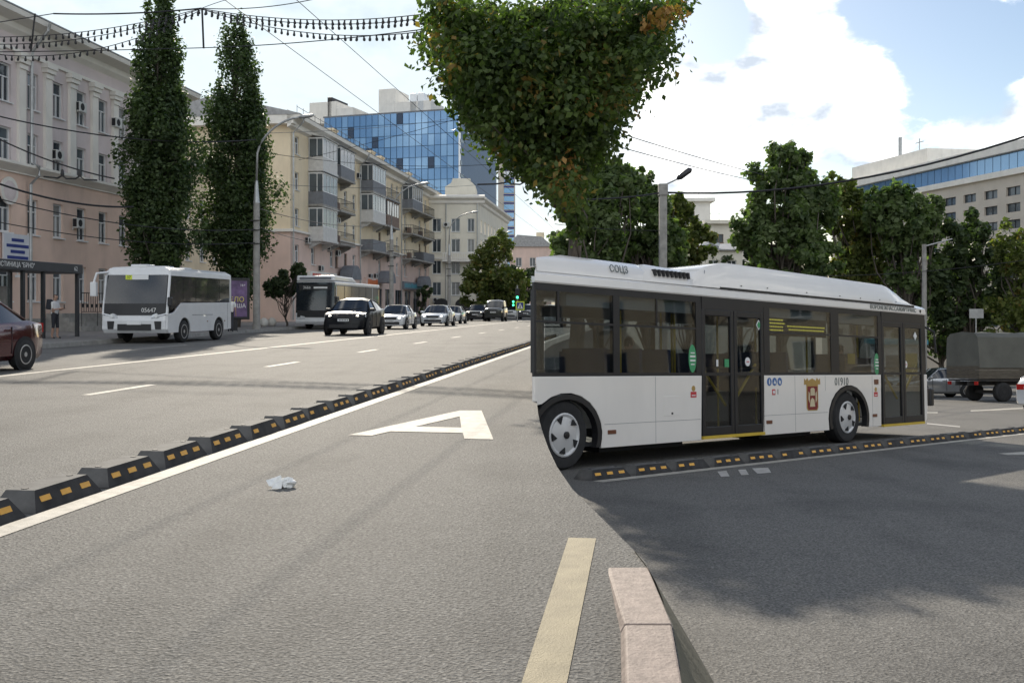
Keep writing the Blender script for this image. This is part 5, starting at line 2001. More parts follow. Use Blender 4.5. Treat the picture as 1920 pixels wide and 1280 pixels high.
def side_car(name, label, u, v, L, W, Ht, style, paint, rz, **k):
    p = gp2(u, v)
    o = car(name, label, L, W, Ht, style, paint, p, rz, group='cars on the side street', **k)
    on_side(o)
    return o


side_car('silver_hatchback', 'silver grey saloon waiting between the bus front and the truck', 1757, 744.5, 3.9, 1.7, 1.55, 'sedan', SILV, math.pi + SS - R(38), lit=False)
side_car('navy_car', 'dark blue car behind the silver saloon and the truck', 1796, 727, 4.0, 1.75, 1.55, 'sedan', NAVY, math.pi + SS - R(40), lit=False)
side_car('pale_blue_car', 'pale car seen through the front door of the big bus', 1690, 734, 4.0, 1.75, 1.55, 'hatch', PAINT('pale_blue', (.40, .48, .55), metal=.2), math.pi + SS - R(40), lit=False)
side_car('white_hatchback', 'white car cut off by the right edge before the truck', 2018, 770, 3.9, 1.7, 1.5, 'hatch', PAINT('white_d', (.66, .67, .68), metal=0), SS - R(20), lit=False)
# ------------------------------------------------------------------ the big white city bus
def city_bus():
    o = thing('city_bus', 'large white low floor city bus numbered 01910 with crest on its side', 'bus', BO)
    o.rotation_euler = Matrix((BA, BB, BN)).transposed().to_euler()
    X0, X1, W = -.62, 11.19, 2.5
    hb, hc0, hc1 = 1.29, 2.56, 2.72      # belt, underside and top of the white roof strip
    xs = lambda y: X0 + y * 1.04         # tapered tail
    ARR, RW = .80, .485
    x_f = 7.83
    LET = mat('letter_grey', (.12, .14, .13), .5, var=.05)

    def arch(cx, rr, z0, n=14, rev=False):
        a0 = math.asin(max(-1, min(1, (z0 - .47) / rr)))
        a = np.linspace(math.pi - a0, a0, n)
        return [(cx + rr * math.cos(t), .47 + rr * .80 * math.sin(t)) for t in a]
    # lower side panels, cut round the wheel arches
    zb = .27
    A0 = arch(0, .74, zb)
    rear_panel = [(X0, hb), (X0, .9)] + [q for q in A0 if q[0] > X0 + .02 and q[1] > zb] + [(A0[-1][0], zb), (3.10, zb), (3.13, hb)]
    MB().prism(rear_panel, 0, .05).build('side_panel', WHITEP, o, bevel=.008)
    A1 = arch(x_f, .78, zb)
    mid = [(4.86, zb), (5.0, zb)] + [(A1[0][0], zb)] + A1[1:-1] + [(A1[-1][0], zb), (9.10, zb), (9.13, hb), (4.92, hb)]
    MB().prism(mid, 0, .05).build('side_panel', WHITEP, o, bevel=.008)
    MB().prism([(11.06, .3), (X1 - .05, .32), (X1, .6), (X1, hb), (11.08, hb)], 0, .05).build('front_corner', WHITEP, o, bevel=.008)
    for cx, rr in ((0, .72), (x_f, .76)):
        pts = [q for q in arch(cx, rr, .24, 20) if q[0] > X0 - .001] if cx == 0 else arch(cx, rr, .24, 20)
        inn = [q for q in arch(cx, rr - .09, .24, 20) if q[0] > X0 - .001] if cx == 0 else arch(cx, rr - .09, .24, 20)
        MB().prism(pts + inn[::-1], -.012, .10).build('wheel_arch_lip', BLACK, o)
        lo = max(cx - rr, xs(.7))
        MB().box(lo, cx + rr, .62, .66, .2, 1.1).build('wheel_well', DARK, o)
    # wheels
    for cx in (0, x_f):
        r = .485
        ty = MB().lathe([(r * .6, 0), (r * .68, -.02), (r * .93, -.015), (r, .03), (r, .25), (r * .9, .29), (.1, .29)], (cx, .06, r), n=36).build('wheel', TYRE, o, smooth=True, split=35)
        cv = MB().lathe([(.30, .0), (.305, -.02), (.285, -.028), (.25, -.01), (.1, -.045), (.0, -.05)], (cx, .06, r), n=32).build('wheel_cover', mat('wheel_cover', (.60, .60, .60), .35, .2, var=.05), ty, smooth=True, split=40)
        for i in range(5):
            a = 2 * math.pi * i / 5 + .5
            pts = [(cx + .265 * math.cos(a), r + .265 * math.sin(a)), (cx + .262 * math.cos(a + .42), r + .262 * math.sin(a + .42)), (cx + .17 * math.cos(a + .36), r + .17 * math.sin(a + .36))]
            MB().prism(pts, .02, .045).build('slot', DARK, ty)
        MB().lathe([(.05, .0), (.05, -.03), (.03, -.035), (0, -.035)], (cx, .02, r), n=14).build('hub', BLACK, ty)
        if cx > 1:
            MB().lathe([(r, 0), (r, .26), (.2, .26), (.2, 0)], (cx, 2.12, r), n=24).build('far_wheel', TYRE, o)
            MB().box(cx - .1, cx + .1, .3, 2.2, .4, .55).build('axle', DARK, o)
    # underframe and floor
    un = MB()
    for y0, y1, z0, z1 in ((.08, 2.42, .30, .36), ):
        un.hexa([(xs(y0) + .05, y0, z0), (11.0, y0, z0), (11.0, y1, z0), (xs(y1) + .05, y1, z0)], [(xs(y0) + .05, y0, z1), (11.0, y0, z1), (11.0, y1, z1), (xs(y1) + .05, y1, z1)])
    un.box(1.0, 3.0, .3, 2.2, .18, .3).box(5.2, 6.9, .3, 2.2, .18, .3)
    un.build('floor', DARK, o)
    # window band: black surrounds, tinted panes
    MB().box(X0, X1 - .02, .012, .05, hb, hb + .05).build('belt_rail', BLACK, o)
    MB().box(X0, X1 - .02, .012, .05, hc0 - .10, hc0).build('top_rail', BLACK, o)
    panes = [(X0 + .04, 1.0), (1.14, 3.0), (5.12, 7.2), (7.5, 9.05)]
    for (a, b) in panes:
        MB().box(a, b, .016, .026, hb + .05, hc0 - .10).build('side_window', BUSGLASS, o)
        MB().box(a, b, .010, .04, 2.02, 2.05).build('window_rail', BLACK, o)
    for (a, b) in ((X0, X0 + .04), (1.0, 1.14), (3.0, 3.15), (4.94, 5.12), (7.2, 7.5), (9.05, 9.2), (11.04, X1 - .02)):
        MB().box(a, b, .008, .08, hb + .0501, hc0 - .1001).build('pillar', BLACK, o)
    for (a, b) in ((X0 + .45, X0 + .49), (2.0, 2.03)):
        MB().box(a, b, .009, .04, 2.0502, hc0 - .1002).build('vent_pillar', BLACK, o)

    for (x, z0, z1) in ((1.95, zb + .02, hb - .01), (5.9, zb + .02, hb - .01), (6.95, 1.0, hb - .01), (8.75, zb + .02, hb - .01)):
        MB().box(x - .003, x + .003, -.0015, .002, z0, z1).build('panel_seam', BALC_G, o)
    MB().box(.78, 3.08, -.0015, .002, .60, .606).build('panel_seam', BALC_G, o)
    MB().box(4.9, 7.02, -.0015, .002, .60, .606).build('panel_seam', BALC_G, o)
    fl = MB().box(2.15, 2.55, -.004, .001, .68, .98).build('service_flap', WHITEP, o, bevel=.003)
    MB().box(2.33, 2.37, -.008, -.0045, .70, .73).build('flap_latch', BLACK, fl)
    # doors: two leaves each
    def door(a, b, zb_, zt, lab):
        m = (a + b) / 2
        for (p, q, sg) in ((a, m - .01, 1), (m + .01, b, -1)):
            t = .085
            d = MB().box(p, p + t, .0, .06, zb_, zt).box(q - t, q, .0, .06, zb_, zt).box(p + t, q - t, .001, .059, zb_, zb_ + .14).box(p + t, q - t, .001, .059, zt - .1, zt).build('door_leaf', BLACK, o, bevel=.008)
            MB().box(p + t, q - t, .024, .034, zb_ + .14, zt - .1).build('door_glass', BUSGLASS, d)
            h0, h1 = (1.42, .80) if sg > 0 else (.86, 1.48)
            MB().tube([(p + t + .03, .10, h0), (q - t - .03, .10, h1)], .024, 7).build('door_handrail', YELBAR, d)
            MB().box(p + t, q - t, .06, .09, .98 + .42, 1.02 + .42).build('door_crossbar', BLACK, d)
        MB().box(a, b, .0, .06, zt, hc0).build('door_header', BLACK, o)
        MB().box(a, b, -.004, .12, zb_ - .05, zb_).build('door_step', YELBAR, o)
    door(3.15, 4.92, .33, 2.36, 'm')
    door(9.2, 11.04, .30, 2.36, 'f')
    # far side, tail, front
    fa = W
    MB().box(xs(fa), X1, fa - .05, fa, .3, hb + .1).build('far_side_panel', WHITEP, o)
    xw = list(np.linspace(xs(fa) + .1, X1 - .3, 7))
    for i in range(6):
        MB().box(xw[i], xw[i + 1] - .12, fa - .03, fa - .02, hb + .1, hc0 - .1).build('far_window', BUSGLASS, o)
        MB().box(xw[i + 1] - .12, xw[i + 1], fa - .06, fa - .005, hb + .1, hc0).build('far_pillar', BLACK, o)
    MB().hexa([(xs(0), 0.051, .55), (xs(0) + .05, .051, .55), (xs(fa) + .05, fa - .05, .45), (xs(fa), fa - .05, .45)], [(xs(0), .051, hc0), (xs(0) + .05, .051, hc0), (xs(fa) + .05, fa - .05, hc0), (xs(fa), fa - .05, hc0)]).build('tail_panel', WHITEP, o)
    MB().box(X1 - .06, X1, .05, fa - .05, .35, 1.05).build('front_panel', WHITEP, o, bevel=.02)
    MB().box(X1 - .05, X1 - .03, .08, fa - .08, 1.05, hc0).build('windscreen', BUSGLASS, o)
    for y in (.3, 2.2):
        MB().box(X1 - .01, X1 + .02, y - .2, y + .2, .55, .75).build('headlight', LAMPOFF, o)
    MB().tube([(X1 - .03, .1, 2.35), (X1 + .22, -.08, 2.2), (X1 + .24, -.1, 1.75)], .025, 6).build('mirror_arm', BLACK, o)
    MB().box(X1 + .05, X1 + .2, -.06, .12, .62, 1.0).build('corner_mirror', BLACK, o, bevel=.03)
    # roof strip and roof
    prof = [(0.0, hc0), (-.012, hc0 + .02), (.0, hc1 - .04), (.06, hc1), (.3, hc1 + .08), (W / 2, hc1 + .12), (W - .3, hc1 + .08), (W - .06, hc1), (W, hc1 - .04), (W, hc0), (W - .08, hc0 - .02), (.08, hc0 - .02)]
    n = len(prof)
    MB().add([(xs(y), y, z) for y, z in prof] + [(X1 - .01, y, z) for y, z in prof], [tuple(range(n)), tuple(range(n, 2 * n))] + [(i, (i + 1) % n, (i + 1) % n + n, i + n) for i in range(n)]).build('roof', WHITEP, o, smooth=True, split=30)

    # roof pods
    def pod(name, outline, y0, y1, inset=.16):
        outline = [(x, z) for x, z in outline]
        zmin = min(z for x, z in outline)
        zt = max(z for x, z in outline)
        k = len(outline)
        rows = []
        for (y, f) in ((y0, 0), (y0 + inset * .25, .62), (y0 + inset, 1.0), (y1 - inset, 1.0), (y1 - inset * .25, .62), (y1, 0)):
            rows.append([(max(x, xs(y) + .02), y, zmin + (z - zmin) * f) for x, z in outline])
        mb = MB()
        vs = [q for r_ in rows for q in r_]
        fs = [(i * k + j, i * k + (j + 1), (i + 1) * k + (j + 1), (i + 1) * k + j) for i in range(5) for j in range(k - 1)]
        mb.add(vs, fs)
        return mb.build(name, WHITEP, o, smooth=True, split=42)
    pz = hc1 + .0
    rp = pod('rear_pod', [(X0 + .02, pz), (X0 + .1, 2.93), (.10, 3.0), (1.75, 2.985), (2.1, 2.9), (2.25, pz)], .05, 2.4)
    vp = pod('vent_pod', [(1.72, pz), (1.8, 2.94), (1.95, 3.0), (2.85, 2.97), (3.05, 2.88), (3.15, pz)], .045, 2.4)
    for i in range(9):
        x = 2.02 + i * .105
        MB().prism([(x, 2.82), (x + .04, 2.82), (x + .02, 2.92), (x - .02, 2.92)], .035, .10).build('louvre', BLACK, vp)
    fp = pod('gas_tank_pod', [(2.95, pz), (3.1, 2.93), (3.45, 3.07), (3.9, 3.16), (4.1, 3.17), (9.55, 3.12), (9.75, 3.09), (10.2, 2.96), (10.78, pz + .02), (10.8, pz)], .03, 2.4, .12)
    MB().box(3.7, 10.72, .022, .06, pz - .012, pz + .022).build('shadow_gap', BLACK, fp)
    MB().tube([(3.28, .06, pz + .02), (3.36, .09, 3.0)], .006, 4).build('pod_seam', BALC_G, fp)
    for x in (4.3, 5.1, 6.4, 7.6, 8.4, 9.2, 9.9):
        MB().box(x, x + .03, .028, .034, pz + .06 + .05 * (x % .3), pz + .075 + .05 * (x % .3)).build('rivet', RIMD, fp)
    text('СОЦЗ', .15, LET, o, (1.2, .066, 2.86), (R(77), 0, 0), ext=.003)
    text('ВОРОНЕЖПАССАЖИРТРАНС', .125, LET, o, (9.72, -.016, 2.635), SIDE_R, sx=1.12)
    MB().lathe([(0, -.004), (.035, -.004), (.035, .0)], (10.92, -.014, 2.63), n=12).build('marker_lamp', BLACK, o)
    text('01910', .21, LET, o, (7.55, -.004, 1.16), SIDE_R, sx=1.0)
    # lamps and markings on the panels
    for x in (.94, 5.05, 8.83):
        MB().box(x - .09, x + .09, -.012, .0, .46, .52).build('marker_lamp', AMBER, o, bevel=.01)
    MB().box(8.83, 9.0, -.012, .0, 1.10, 1.2).build('turn_lamp', AMBER, o, bevel=.01)
    STG = mat('sticker_green', (.05, .30, .13), .4, var=.08)
    STR = mat('sticker_red', (.50, .04, .05), .4, var=.08)
    STB = mat('sticker_blue', (.05, .14, .36), .4, var=.05)
    GOLD = mat('crest_gold', (.42, .27, .08), .5, var=.15)
    CRED = mat('crest_red', (.20, .02, .02), .5, var=.1)
    CREAM = mat('crest_cream', (.58, .50, .33), .5, var=.1)
    for (x, z) in ((2.9, 1.56), (8.98, 1.50)):
        g = MB().lathe([(0, -.002), (.1, -.002), (.1, 0)], (x, .012, 0), n=24).build('green_sticker', STG, o)
        g.scale = (1, 1, 2.2)
        g.location = (0, 0, z)
        for k, (w_, zz, s_) in enumerate(((.10, .09, .02), (.13, .035, .03), (.13, -.03, .03), (.09, -.09, .02))):
            gx = MB().box(x - w_ / 2, x + w_ / 2, .003, .009, z + zz - s_ / 2, z + zz + s_ / 2).build('sticker_print', WHT, o)
    for (x, z) in ((2.9, 1.05), (8.89, .96)):
        s_ = MB().box(x - .075, x + .075, -.004, -.001, z - .10, z - .01).build('red_sticker', STR, o)
        MB().lathe([(0, -.004), (.045, -.004), (.045, 0)], (x, -.001, z + .04), n=16).build('sticker_badge', GOLD, s_)
        MB().box(x - .05, x + .05, -.007, -.0045, z - .075, z - .06).build('sticker_print', PLATE, s_)
    for i in range(3):
        x = 5.07 + i * .165
        c = MB().lathe([(0, -.005), (.07, -.005), (.07, 0)], (x, 0, 1.18), n=20).build('blue_disc', STB, o)
        if i == 0:
            MB().box(x - .015, x + .015, -.009, -.0055, 1.14, 1.20).box(x - .01, x + .01, -.009, -.0056, 1.205, 1.225).build('pictogram', WHT, c)
        elif i == 1:
            MB().prism([(x - .035, 1.15), (x + .04, 1.14), (x + .03, 1.17), (x + .0, 1.215)], -.009, -.0055).build('pictogram', WHT, c)
        else:
            MB().prism([(x - .03, 1.16), (x - .03, 1.215), (x + .0, 1.185), (x + .03, 1.2), (x + .02, 1.14), (x - .01, 1.14)], -.009, -.0055).build('pictogram', WHT, c)
    q = MB().box(5.155, 5.255, -.004, -.001, .95, 1.05).build('red_square', STR, o, bevel=.002)
    MB().lathe([(.018, -.007), (.032, -.007), (.032, -.0045), (.018, -.0045)], (5.205, 0, 1.0), n=14).build('ring', PLATE, q)
    MB().box(5.33, 5.345, -.004, -.001, .96, 1.05).build('button', BLACK, o)
    # crest
    cx, cz = 6.48, .90
    shield = [(cx - .20, cz + .22), (cx + .20, cz + .22), (cx + .20, cz - .20), (cx + .16, cz - .25), (cx - .16, cz - .25), (cx - .20, cz - .20)]
    cr = MB().prism(shield, -.006, -.001).build('crest', GOLD, o)
    MB().prism([(cx + (x - cx) * .86, cz - .01 + (z - cz) * .9) for x, z in shield], -.009, -.0065).build('shield_field', CRED, cr)
    for s in (-1, 1):
        MB().prism([(cx + s * .12, cz + .22), (cx + s * .28, cz + .22), (cx + s * .27, cz + .33), (cx + s * .22, cz + .29), (cx + s * .17, cz + .34), (cx + s * .12, cz + .28)], -.008, -.0015).build('crown_tower', GOLD, cr)
        MB().prism([(cx + s * .10, cz - .12), (cx + s * .15, cz - .05), (cx + s * .14, cz + .10), (cx + s * .10, cz + .06)], -.012, -.0095).build('supporter', CREAM, cr)
    MB().prism([(cx - .14, cz + .22), (cx + .14, cz + .22), (cx + .10, cz + .30), (cx, cz + .33), (cx - .10, cz + .30)], -.0075, -.0016).build('crown', GOLD, cr)
    MB().prism([(cx - .08, cz + .02), (cx + .08, cz + .02), (cx + .07, cz + .14), (cx + .03, cz + .16), (cx - .03, cz + .16), (cx - .07, cz + .14)], -.012, -.0096).build('eagle', CREAM, cr)
    MB().prism([(cx - .10, cz - .18), (cx + .08, cz - .18), (cx + .05, cz - .05), (cx - .02, cz - .02), (cx - .07, cz - .06)], -.012, -.0097).build('hill', CREAM, cr)
    # interior
    SEAT = mat('seat_blue', (.035, .045, .09), .8, var=.15)
    DUCT = mat('interior_panel', (.36, .37, .36), .7, var=.08)
    MB().box(xs(.5) + .2, X1 - .6, .10, .32, 2.28, 2.46).build('ceiling_duct', DUCT, o)
    MB().box(xs(2.2) + .2, X1 - .6, 2.15, 2.38, 2.28, 2.46).build('ceiling_duct', DUCT, o)
    seat = MB().box(-.22, .22, -.42, .42, .0, .1).box(-.28, -.2, -.42, .42, .1, .72).mesh('seat', SEAT)
    for (x, y) in ((1.2, .55), (2.0, .55), (2.7, .55), (5.45, .55), (6.1, .55), (8.5, .55), (3.2, 1.95), (4.2, 1.95), (5.5, 1.95), (6.5, 1.95), (7.5, 1.95), (2.6, 1.95), (8.4, 1.95)):
        s_ = link('seat', seat, o)
        s_.location = (x, y, .98)
    for (x, y) in ((1.55, .35), (2.95, .4), (3.4, .8), (4.7, .8), (5.2, .35), (7.0, .4), (8.95, .4), (9.6, 1.2), (6.2, 1.5), (4.0, 1.5)):
        MB().tube([(x, y, .36), (x, y, 2.55)], .02, 6).build('grab_pole', YELBAR, o)
    LED = mat('display_amber', (.55, .48, .06), .5, var=0, emit=.5)
    ds = MB().box(5.1, 7.1, .05, .07, 1.98, 2.3).build('route_display', DARK, o)
    random.seed(5)
    for i, (a, b, z) in enumerate(((5.16, 5.62, 2.26), (5.16, 5.62, 2.2), (5.16, 5.62, 2.14), (5.16, 5.6, 2.08), (5.75, 7.0, 2.16), (5.8, 7.0, 2.1), (5.95, 6.8, 2.04))):
        x = a
        while x < b:
            w_ = random.uniform(.03, .09)
            MB().box(x, x + w_, .044, .049, z - .012, z + .012).build('display_text', LED, ds)
            x += w_ + .018
    pn = MB().box(7.95, 8.95, .12, .14, 1.32, 1.62).build('notice_board', BALC_B, o)
    MB().box(8.02, 8.3, .11, .118, 1.5, 1.7).build('yellow_notice', YELBAR, pn)
    for (x, z, m_) in ((4.8, 2.15, STG), (10.72, 2.1, PLATE)):
        MB().prism([(x - .08, z), (x, z - .09), (x + .08, z), (x, z + .09)], .018, .022).build('diamond_sticker', PLATE, o)
        MB().prism([(x - .055, z), (x, z - .062), (x + .055, z), (x, z + .062)], .012, .0165).build('diamond_field', m_, o)
    for (x, z) in ((4.45, 1.52), (10.25, 1.5)):
        c = MB().lathe([(0, -.004), (.075, -.004), (.075, 0)], (x, .02, z), n=18).build('no_smoking_disc', PLATE, o)
        MB().box(x - .04, x + .04, .010, .0145, z - .008, z + .008).build('pictogram', STR, c)
    MB().box(3.78, 3.9, .014, .02, 1.43, 1.56).build('door_notice', STG, o)
    MB().box(3.55, 3.6, .014, .02, 1.44, 1.55).build('door_pictogram', WHT, o)
    return o


CITY_BUS = city_bus()
# ------------------------------------------------------------------ rubber lane divider blocks
def block_meshes():
    L, Lt, w, wt, h = .77, .60, .155, .095, .125
    b = MB().hexa([(-L / 2, -w, 0), (L / 2, -w, 0), (L / 2, w, 0), (-L / 2, w, 0)], [(-Lt / 2, -wt, h), (Lt / 2, -wt, h), (Lt / 2, wt, h), (-Lt / 2, wt, h)])
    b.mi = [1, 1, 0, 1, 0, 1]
    body = b.mesh('body', [RUBBER, mat('dusty_skylit_rubber', (.095, .093, .09), .85, var=.35, scale=7, bump=.2)])  # top and ends paler: dust plus sky light put into the colour
    refl = []
    for k in range(3):
        x = (-.23, 0, .23)[k]
        f0, f1 = .42, .68
        y0, y1 = -(w + (wt - w) * f0) - .003, -(w + (wt - w) * f1) - .003
        r = MB().hexa([(x - .055, y0 + .02, h * f0), (x + .055, y0 + .02, h * f0), (x + .055, y1 + .02, h * f1), (x - .055, y1 + .02, h * f1)],
                      [(x - .055, y0, h * f0), (x + .055, y0, h * f0), (x + .055, y1, h * f1), (x - .055, y1, h * f1)])
        refl.append(r.mesh('reflector', REFLECT))
    bolt = MB().lathe([(0, h - .004), (.022, h - .004), (.022, h + .004), (0, h + .004)], (0, 0, 0), 'z', 10).mesh('bolt_cap', DARK)
    return body, refl, bolt


BLK_BODY, BLK_REF, BLK_BOLT = block_meshes()


def block(label, group, loc, rot):
    o = link('lane_divider_block', None)
    o.empty_display_size = .1
    o.location = loc
    o.rotation_euler = rot
    tag(o, label, 'lane divider', group)
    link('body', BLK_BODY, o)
    for r_ in BLK_REF:
        if random.random() > .06:
            link('reflector', r_, o)
    for x in (-.25, .25):
        b = link('bolt_cap', BLK_BOLT, o)
        b.location.x = x
    return o


q0 = gp(33, 965)
q_first = q0.x * ST + q0.y * CT
random.seed(9)
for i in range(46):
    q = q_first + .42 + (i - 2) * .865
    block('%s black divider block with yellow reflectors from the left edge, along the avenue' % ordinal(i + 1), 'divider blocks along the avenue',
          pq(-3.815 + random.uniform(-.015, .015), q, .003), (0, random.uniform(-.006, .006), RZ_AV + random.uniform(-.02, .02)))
rotm = Matrix((BA, BB, BN)).transposed()
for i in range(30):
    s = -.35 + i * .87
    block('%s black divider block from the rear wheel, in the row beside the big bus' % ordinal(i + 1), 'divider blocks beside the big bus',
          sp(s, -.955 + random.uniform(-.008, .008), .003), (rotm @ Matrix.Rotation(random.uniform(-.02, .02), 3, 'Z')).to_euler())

# crumpled paper on the road
PAPER = mat('paper_white', (.78, .78, .76), .6, var=.12, scale=30)
lp = gp(532, 914)
litter = thing('crumpled_paper', 'crumpled white paper lying on the asphalt below the painted letter', 'litter', lp, .3)
bm = bmesh.new()
bmesh.ops.create_icosphere(bm, subdivisions=3, radius=.05)
rg_ = np.random.default_rng(4)
for v in bm.verts:
    n_ = 1 + .28 * math.sin(v.co.x * 95 + 3 * math.sin(v.co.y * 70)) * math.cos(v.co.z * 80 + v.co.y * 40) + rg_.uniform(-.07, .07)
    v.co = Vector((v.co.x * 1.15 * n_ + .02, v.co.y * .8 * n_, max(-.03, v.co.z * .75 * n_) + .031))
me = bpy.data.meshes.new('wad')
bm.to_mesh(me)
bm.free()
me.materials.append(PAPER)
link('wad', me, litter)
MB().add([(-.03, -.03, .005), (-.10, -.02, .02), (-.12, .02, .055), (-.06, .03, .07), (-.02, .0, .09), (.0, -.03, .02)], [(0, 1, 4), (1, 2, 3), (1, 3, 4), (0, 4, 5)]).build('flap', PAPER, litter)
MB().add([(-.09, -.05, .004), (-.02, -.055, .004), (-.01, -.03, .06), (-.06, -.02, .035)], [(0, 1, 2), (0, 2, 3)]).build('flap', PAPER, litter)
# grass tufts behind the near kerb
gv, gf = [], []
rg_ = np.random.default_rng(8)
for i in range(2200):
    D_ = rg_.uniform(1.9, 2.9)
    fx = rg_.random()
    x = xr(D_) + .2 + fx * .23
    h_ = rg_.uniform(.02, .07)
    a_ = rg_.uniform(0, 6.3)
    dx, dy = .004 * math.cos(a_), .004 * math.sin(a_)
    k = len(gv)
    gv += [(x - dx, D_ - dy, z2(D_) * fx), (x + dx, D_ + dy, z2(D_) * fx), (x + rg_.normal() * .02, D_ + rg_.normal() * .02, z2(D_) * fx + h_)]
    gf.append((k, k + 1, k + 2))
me = bpy.data.meshes.new('grass')
me.from_pydata(gv, [], gf)
me.materials.append(LEAF_MID)
tag(link('grass', me), 'short grass growing behind the near kerb stones', 'grass', kind='stuff')


# ------------------------------------------------------------------ people
SKIN = mat('skin', (.42, .26, .19), .55, var=.08)
HAIR = mat('hair_dark', (.03, .022, .018), .7, var=.2)
TEE = mat('shirt_white', (.66, .66, .65), .8, var=.06)
TROU = mat('trousers_dark', (.025, .027, .035), .8, var=.1)
NAVYC = mat('jacket_navy', (.03, .035, .06), .8, var=.1)
SHOE = mat('shoes', (.05, .05, .05), .6)


def person(label, loc, rz, h, pose, shirt, trousers, shorts=False, sleeves=False, group=None):
    k = h / 1.75
    J, E, T = {}, [], {}

    def j(n, p, r, t):
        J[n] = (Vector(p) * k, r * k, t)

    def e(*ns):
        for a, b in zip(ns[:-1], ns[1:]):
            E.append((a, b))
    sit = pose == 'sit'
    zo = -.45 if sit else 0               # sitting: hips lowered on the seat
    j('pel', (0, 0, .95 + zo), .135, 't')
    j('waist', (.0, 0, 1.10 + zo), .125, 's')
    j('chest', (.01, 0, 1.30 + zo), .145, 's')
    j('neck0', (.0, 0, 1.46 + zo), .065, 's')
    j('neck', (.015, 0, 1.52 + zo), .052, 'k')
    j('head', (.03, 0, 1.62 + zo), .088, 'k')
    j('brow', (.025, 0, 1.68 + zo), .092, 'k')
    j('crown', (.01, 0, 1.745 + zo), .055, 'h')
    e('pel', 'waist', 'chest', 'neck0', 'neck', 'head', 'brow', 'crown')
    j('nose', (.125, 0, 1.625 + zo), .014, 'k')
    e('head', 'nose')
    for s, n in ((1, 'l'), (-1, 'r')):
        j('sh' + n, (0, s * .18, 1.42 + zo), .062, 's')
        if pose == 'phone':
            el_, wr_ = (.06, s * .22, 1.13), (.27, s * .12, 1.18)
        elif sit:
            el_, wr_ = (.05, s * .24, 1.15 + zo), (.25, s * .17, 1.02 + zo)
        else:
            el_, wr_ = (-.02, s * .24, 1.14), (.06, s * .25, .89)
        st_ = 's' if sleeves else 'k'
        j('mid' + n, Vector((0, s * .18, 1.42 + zo)).lerp(Vector(el_), .55), .05, 's')
        j('el' + n, el_, .04, st_)
        j('wr' + n, wr_, .028, st_)
        d = (Vector(wr_) - Vector(el_)).normalized()
        j('pa' + n, Vector(wr_) + d * .06, .036, 'k')
        e('chest', 'sh' + n, 'mid' + n, 'el' + n, 'wr' + n, 'pa' + n)
        side_ = d.cross(Vector((0, s, 0))).normalized()
        for f in range(4):
            j('f%d%s' % (f, n), Vector(wr_) + d * (.13 + .012 * (1.5 - abs(f - 1.3))) + side_ * (.02 * (f - 1.5)) + Vector((.01, 0, -.01)), .008, 'k')
            e('pa' + n, 'f%d%s' % (f, n))
        j('th' + n, Vector(wr_) + d * .07 + Vector((.045, -s * .02, .01)), .009, 'k')
        e('pa' + n, 'th' + n)
        stp = {'phone': .05, 'stand': .03, 'walk': .16}.get(pose, 0) * s
        lg = 'k' if shorts else 't'
        j('hip' + n, (0, s * .09, .88 + zo), .095, 't')
        if sit:
            kn, an, to = (.42, s * .11, .50), (.40, s * .11, .09), (.54, s * .12, .03)
        else:
            kn, an, to = (stp * .5 + .02, s * .10, .50), (stp - .02, s * .10, .09), (stp + .13, s * .12, .03)
        j('kn' + n, kn, .062, 't')
        j('cf' + n, Vector(kn).lerp(Vector(an), .35), .055, lg)
        j('an' + n, an, .038, lg)
        j('to' + n, to, .036, 'f')
        e('pel', 'hip' + n, 'kn' + n, 'cf' + n, 'an' + n, 'to' + n)
    names = list(J)
    me = bpy.data.meshes.new('person')
    me.from_pydata([J[n][0] for n in names], [(names.index(a), names.index(b)) for a, b in E], [])
    ob = bpy.data.objects.new('tmp', me)
    COL.objects.link(ob)
    ob.modifiers.new('skin', 'SKIN').use_smooth_shade = True
    sk = me.skin_vertices[0].data
    for i, n in enumerate(names):
        sk[i].radius = (J[n][1], J[n][1] * (1.18 if n in ('pel', 'waist', 'chest') else 1))
        sk[i].use_root = n == 'pel'
    sb = ob.modifiers.new('sub', 'SUBSURF')
    sb.levels = sb.render_levels = 1
    dg = bpy.context.evaluated_depsgraph_get()
    out = bpy.data.meshes.new_from_object(ob.evaluated_get(dg))
    bpy.data.objects.remove(ob)
    out.name = 'person'
    out.materials.clear()
    mats = {'s': shirt, 't': trousers, 'k': SKIN, 'h': HAIR, 'f': SHOE}
    order = list(mats)
    for m_ in order:
        out.materials.append(mats[m_])
    for p in out.polygons:
        c = p.center
        best, bt = 9, 'k'
        for a, b in E:
            A, B = J[a][0], J[b][0]
            d = B - A
            t = max(0, min(1, (c - A).dot(d) / max(1e-9, d.length_squared)))
            ds = (A + d * t - c).length
            if ds < best:
                best, bt = ds, J[a][2] if t < .5 else J[b][2]
        if bt == 'k' and c.z > (1.60 + zo) * k and (c.x < .03 * k or c.z > 1.70 * k + zo * k):
            bt = 'h'
        p.material_index = order.index(bt)
        p.use_smooth = True
    o = link('person', out)
    o.location = loc
    o.rotation_euler = (0, 0, rz)
    tag(o, label, 'person', group)
    return o


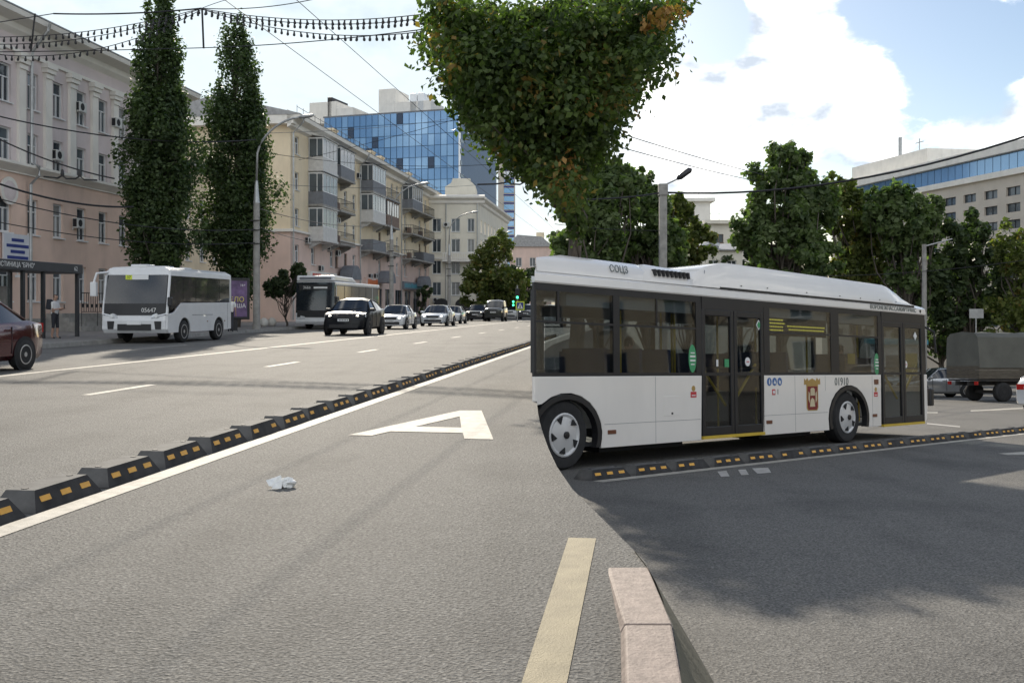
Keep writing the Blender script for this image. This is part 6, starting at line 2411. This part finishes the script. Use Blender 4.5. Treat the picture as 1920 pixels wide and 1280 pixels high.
pp = pq(-20.9, qof(103, -20.9), .14)
person('person in white shirt and black shorts standing at the bus shelter looking at a phone', pp, R(-10), 1.60, 'phone', TEE, TROU, shorts=True)
ph = tag(MB().box(-.005, .005, -.035, .035, -.07, .07).build('phone', BLACK, None, loc=pp + Vector((.36, -.06, 1.16))), 'small dark phone held by the person at the bus shelter', 'phone')
bgp = tag(MB().prism([(-.10, -.16), (.08, -.18), (.10, .12), (.04, .2), (-.06, .2)], -.13, .13).build('shoulder_bag', TROU, None, loc=pp + Vector((-.20, .02, 1.22)), bevel=.03), 'black bag on the back of the person at the bus shelter', 'bag')
pp = pq(-18.9, qof(432, -18.9), .14)
person('person in white shirt and dark trousers behind the rear of the minibus', pp, R(100), 1.66, 'walk', TEE, TROU)
for (s, y, lb, m_) in ((5.42, .55, 'passenger in dark jacket seated behind the middle door of the big bus', NAVYC), (2.0, .55, 'passenger in grey jacket seated near the rear of the big bus', mat('jacket_grey', (.12, .12, .13), .8)),
                       (8.5, .55, 'passenger in dark jacket seated above the front wheel of the big bus', TROU)):
    seatp = sp(s - .05, y, .98 + .10 - .50 * 1.0 + .06)
    person(lb, seatp, SS, 1.7, 'sit', m_, TROU, sleeves=True, group='bus passengers')

# ------------------------------------------------------------------ houses across the road behind the viewer, seen only in reflections
bk = thing('opposite_house', 'long cream house across the road mirrored in the bus windows', 'building', (56, 80, -5.5), -math.pi / 2)
mbk = MB()
hk = [(x, x + 1.5, z, z + 1.9) for x in np.arange(3, 150, 4.2) for z in (1.5, 5, 8.5, 12)]
wall_mesh(mbk, 155, 0, 15.5, hk)
mbk.build('wall', YELL, bk)
for h_ in hk:
    window(bk, *h_, pane=PANE_A, style='V')
MB().prism([(-.6, 15.5), (-.6, 15.9), (6, 18), (12, 15.9), (12, 15.5)], -.5, 155.5, 'x').build('roof', ROOFM, bk)
for i, D_ in enumerate((-22, -6, 8, 22, 38, 54)):
    X = 44 + (i % 3) * 2
    broad_tree('opposite_tree', '%s tree across the road mirrored in the bus windows' % ordinal(i + 1), (X, D_, z2(D_)), [(X, D_, 6, 3.4, 3.2, 3.6), (X + 1, D_, 9, 2.4, 2.4, 2.4)], 3500, .5, LEAF_MID, 60 + i, trunk=.25, nclump=16, group='trees across the road')
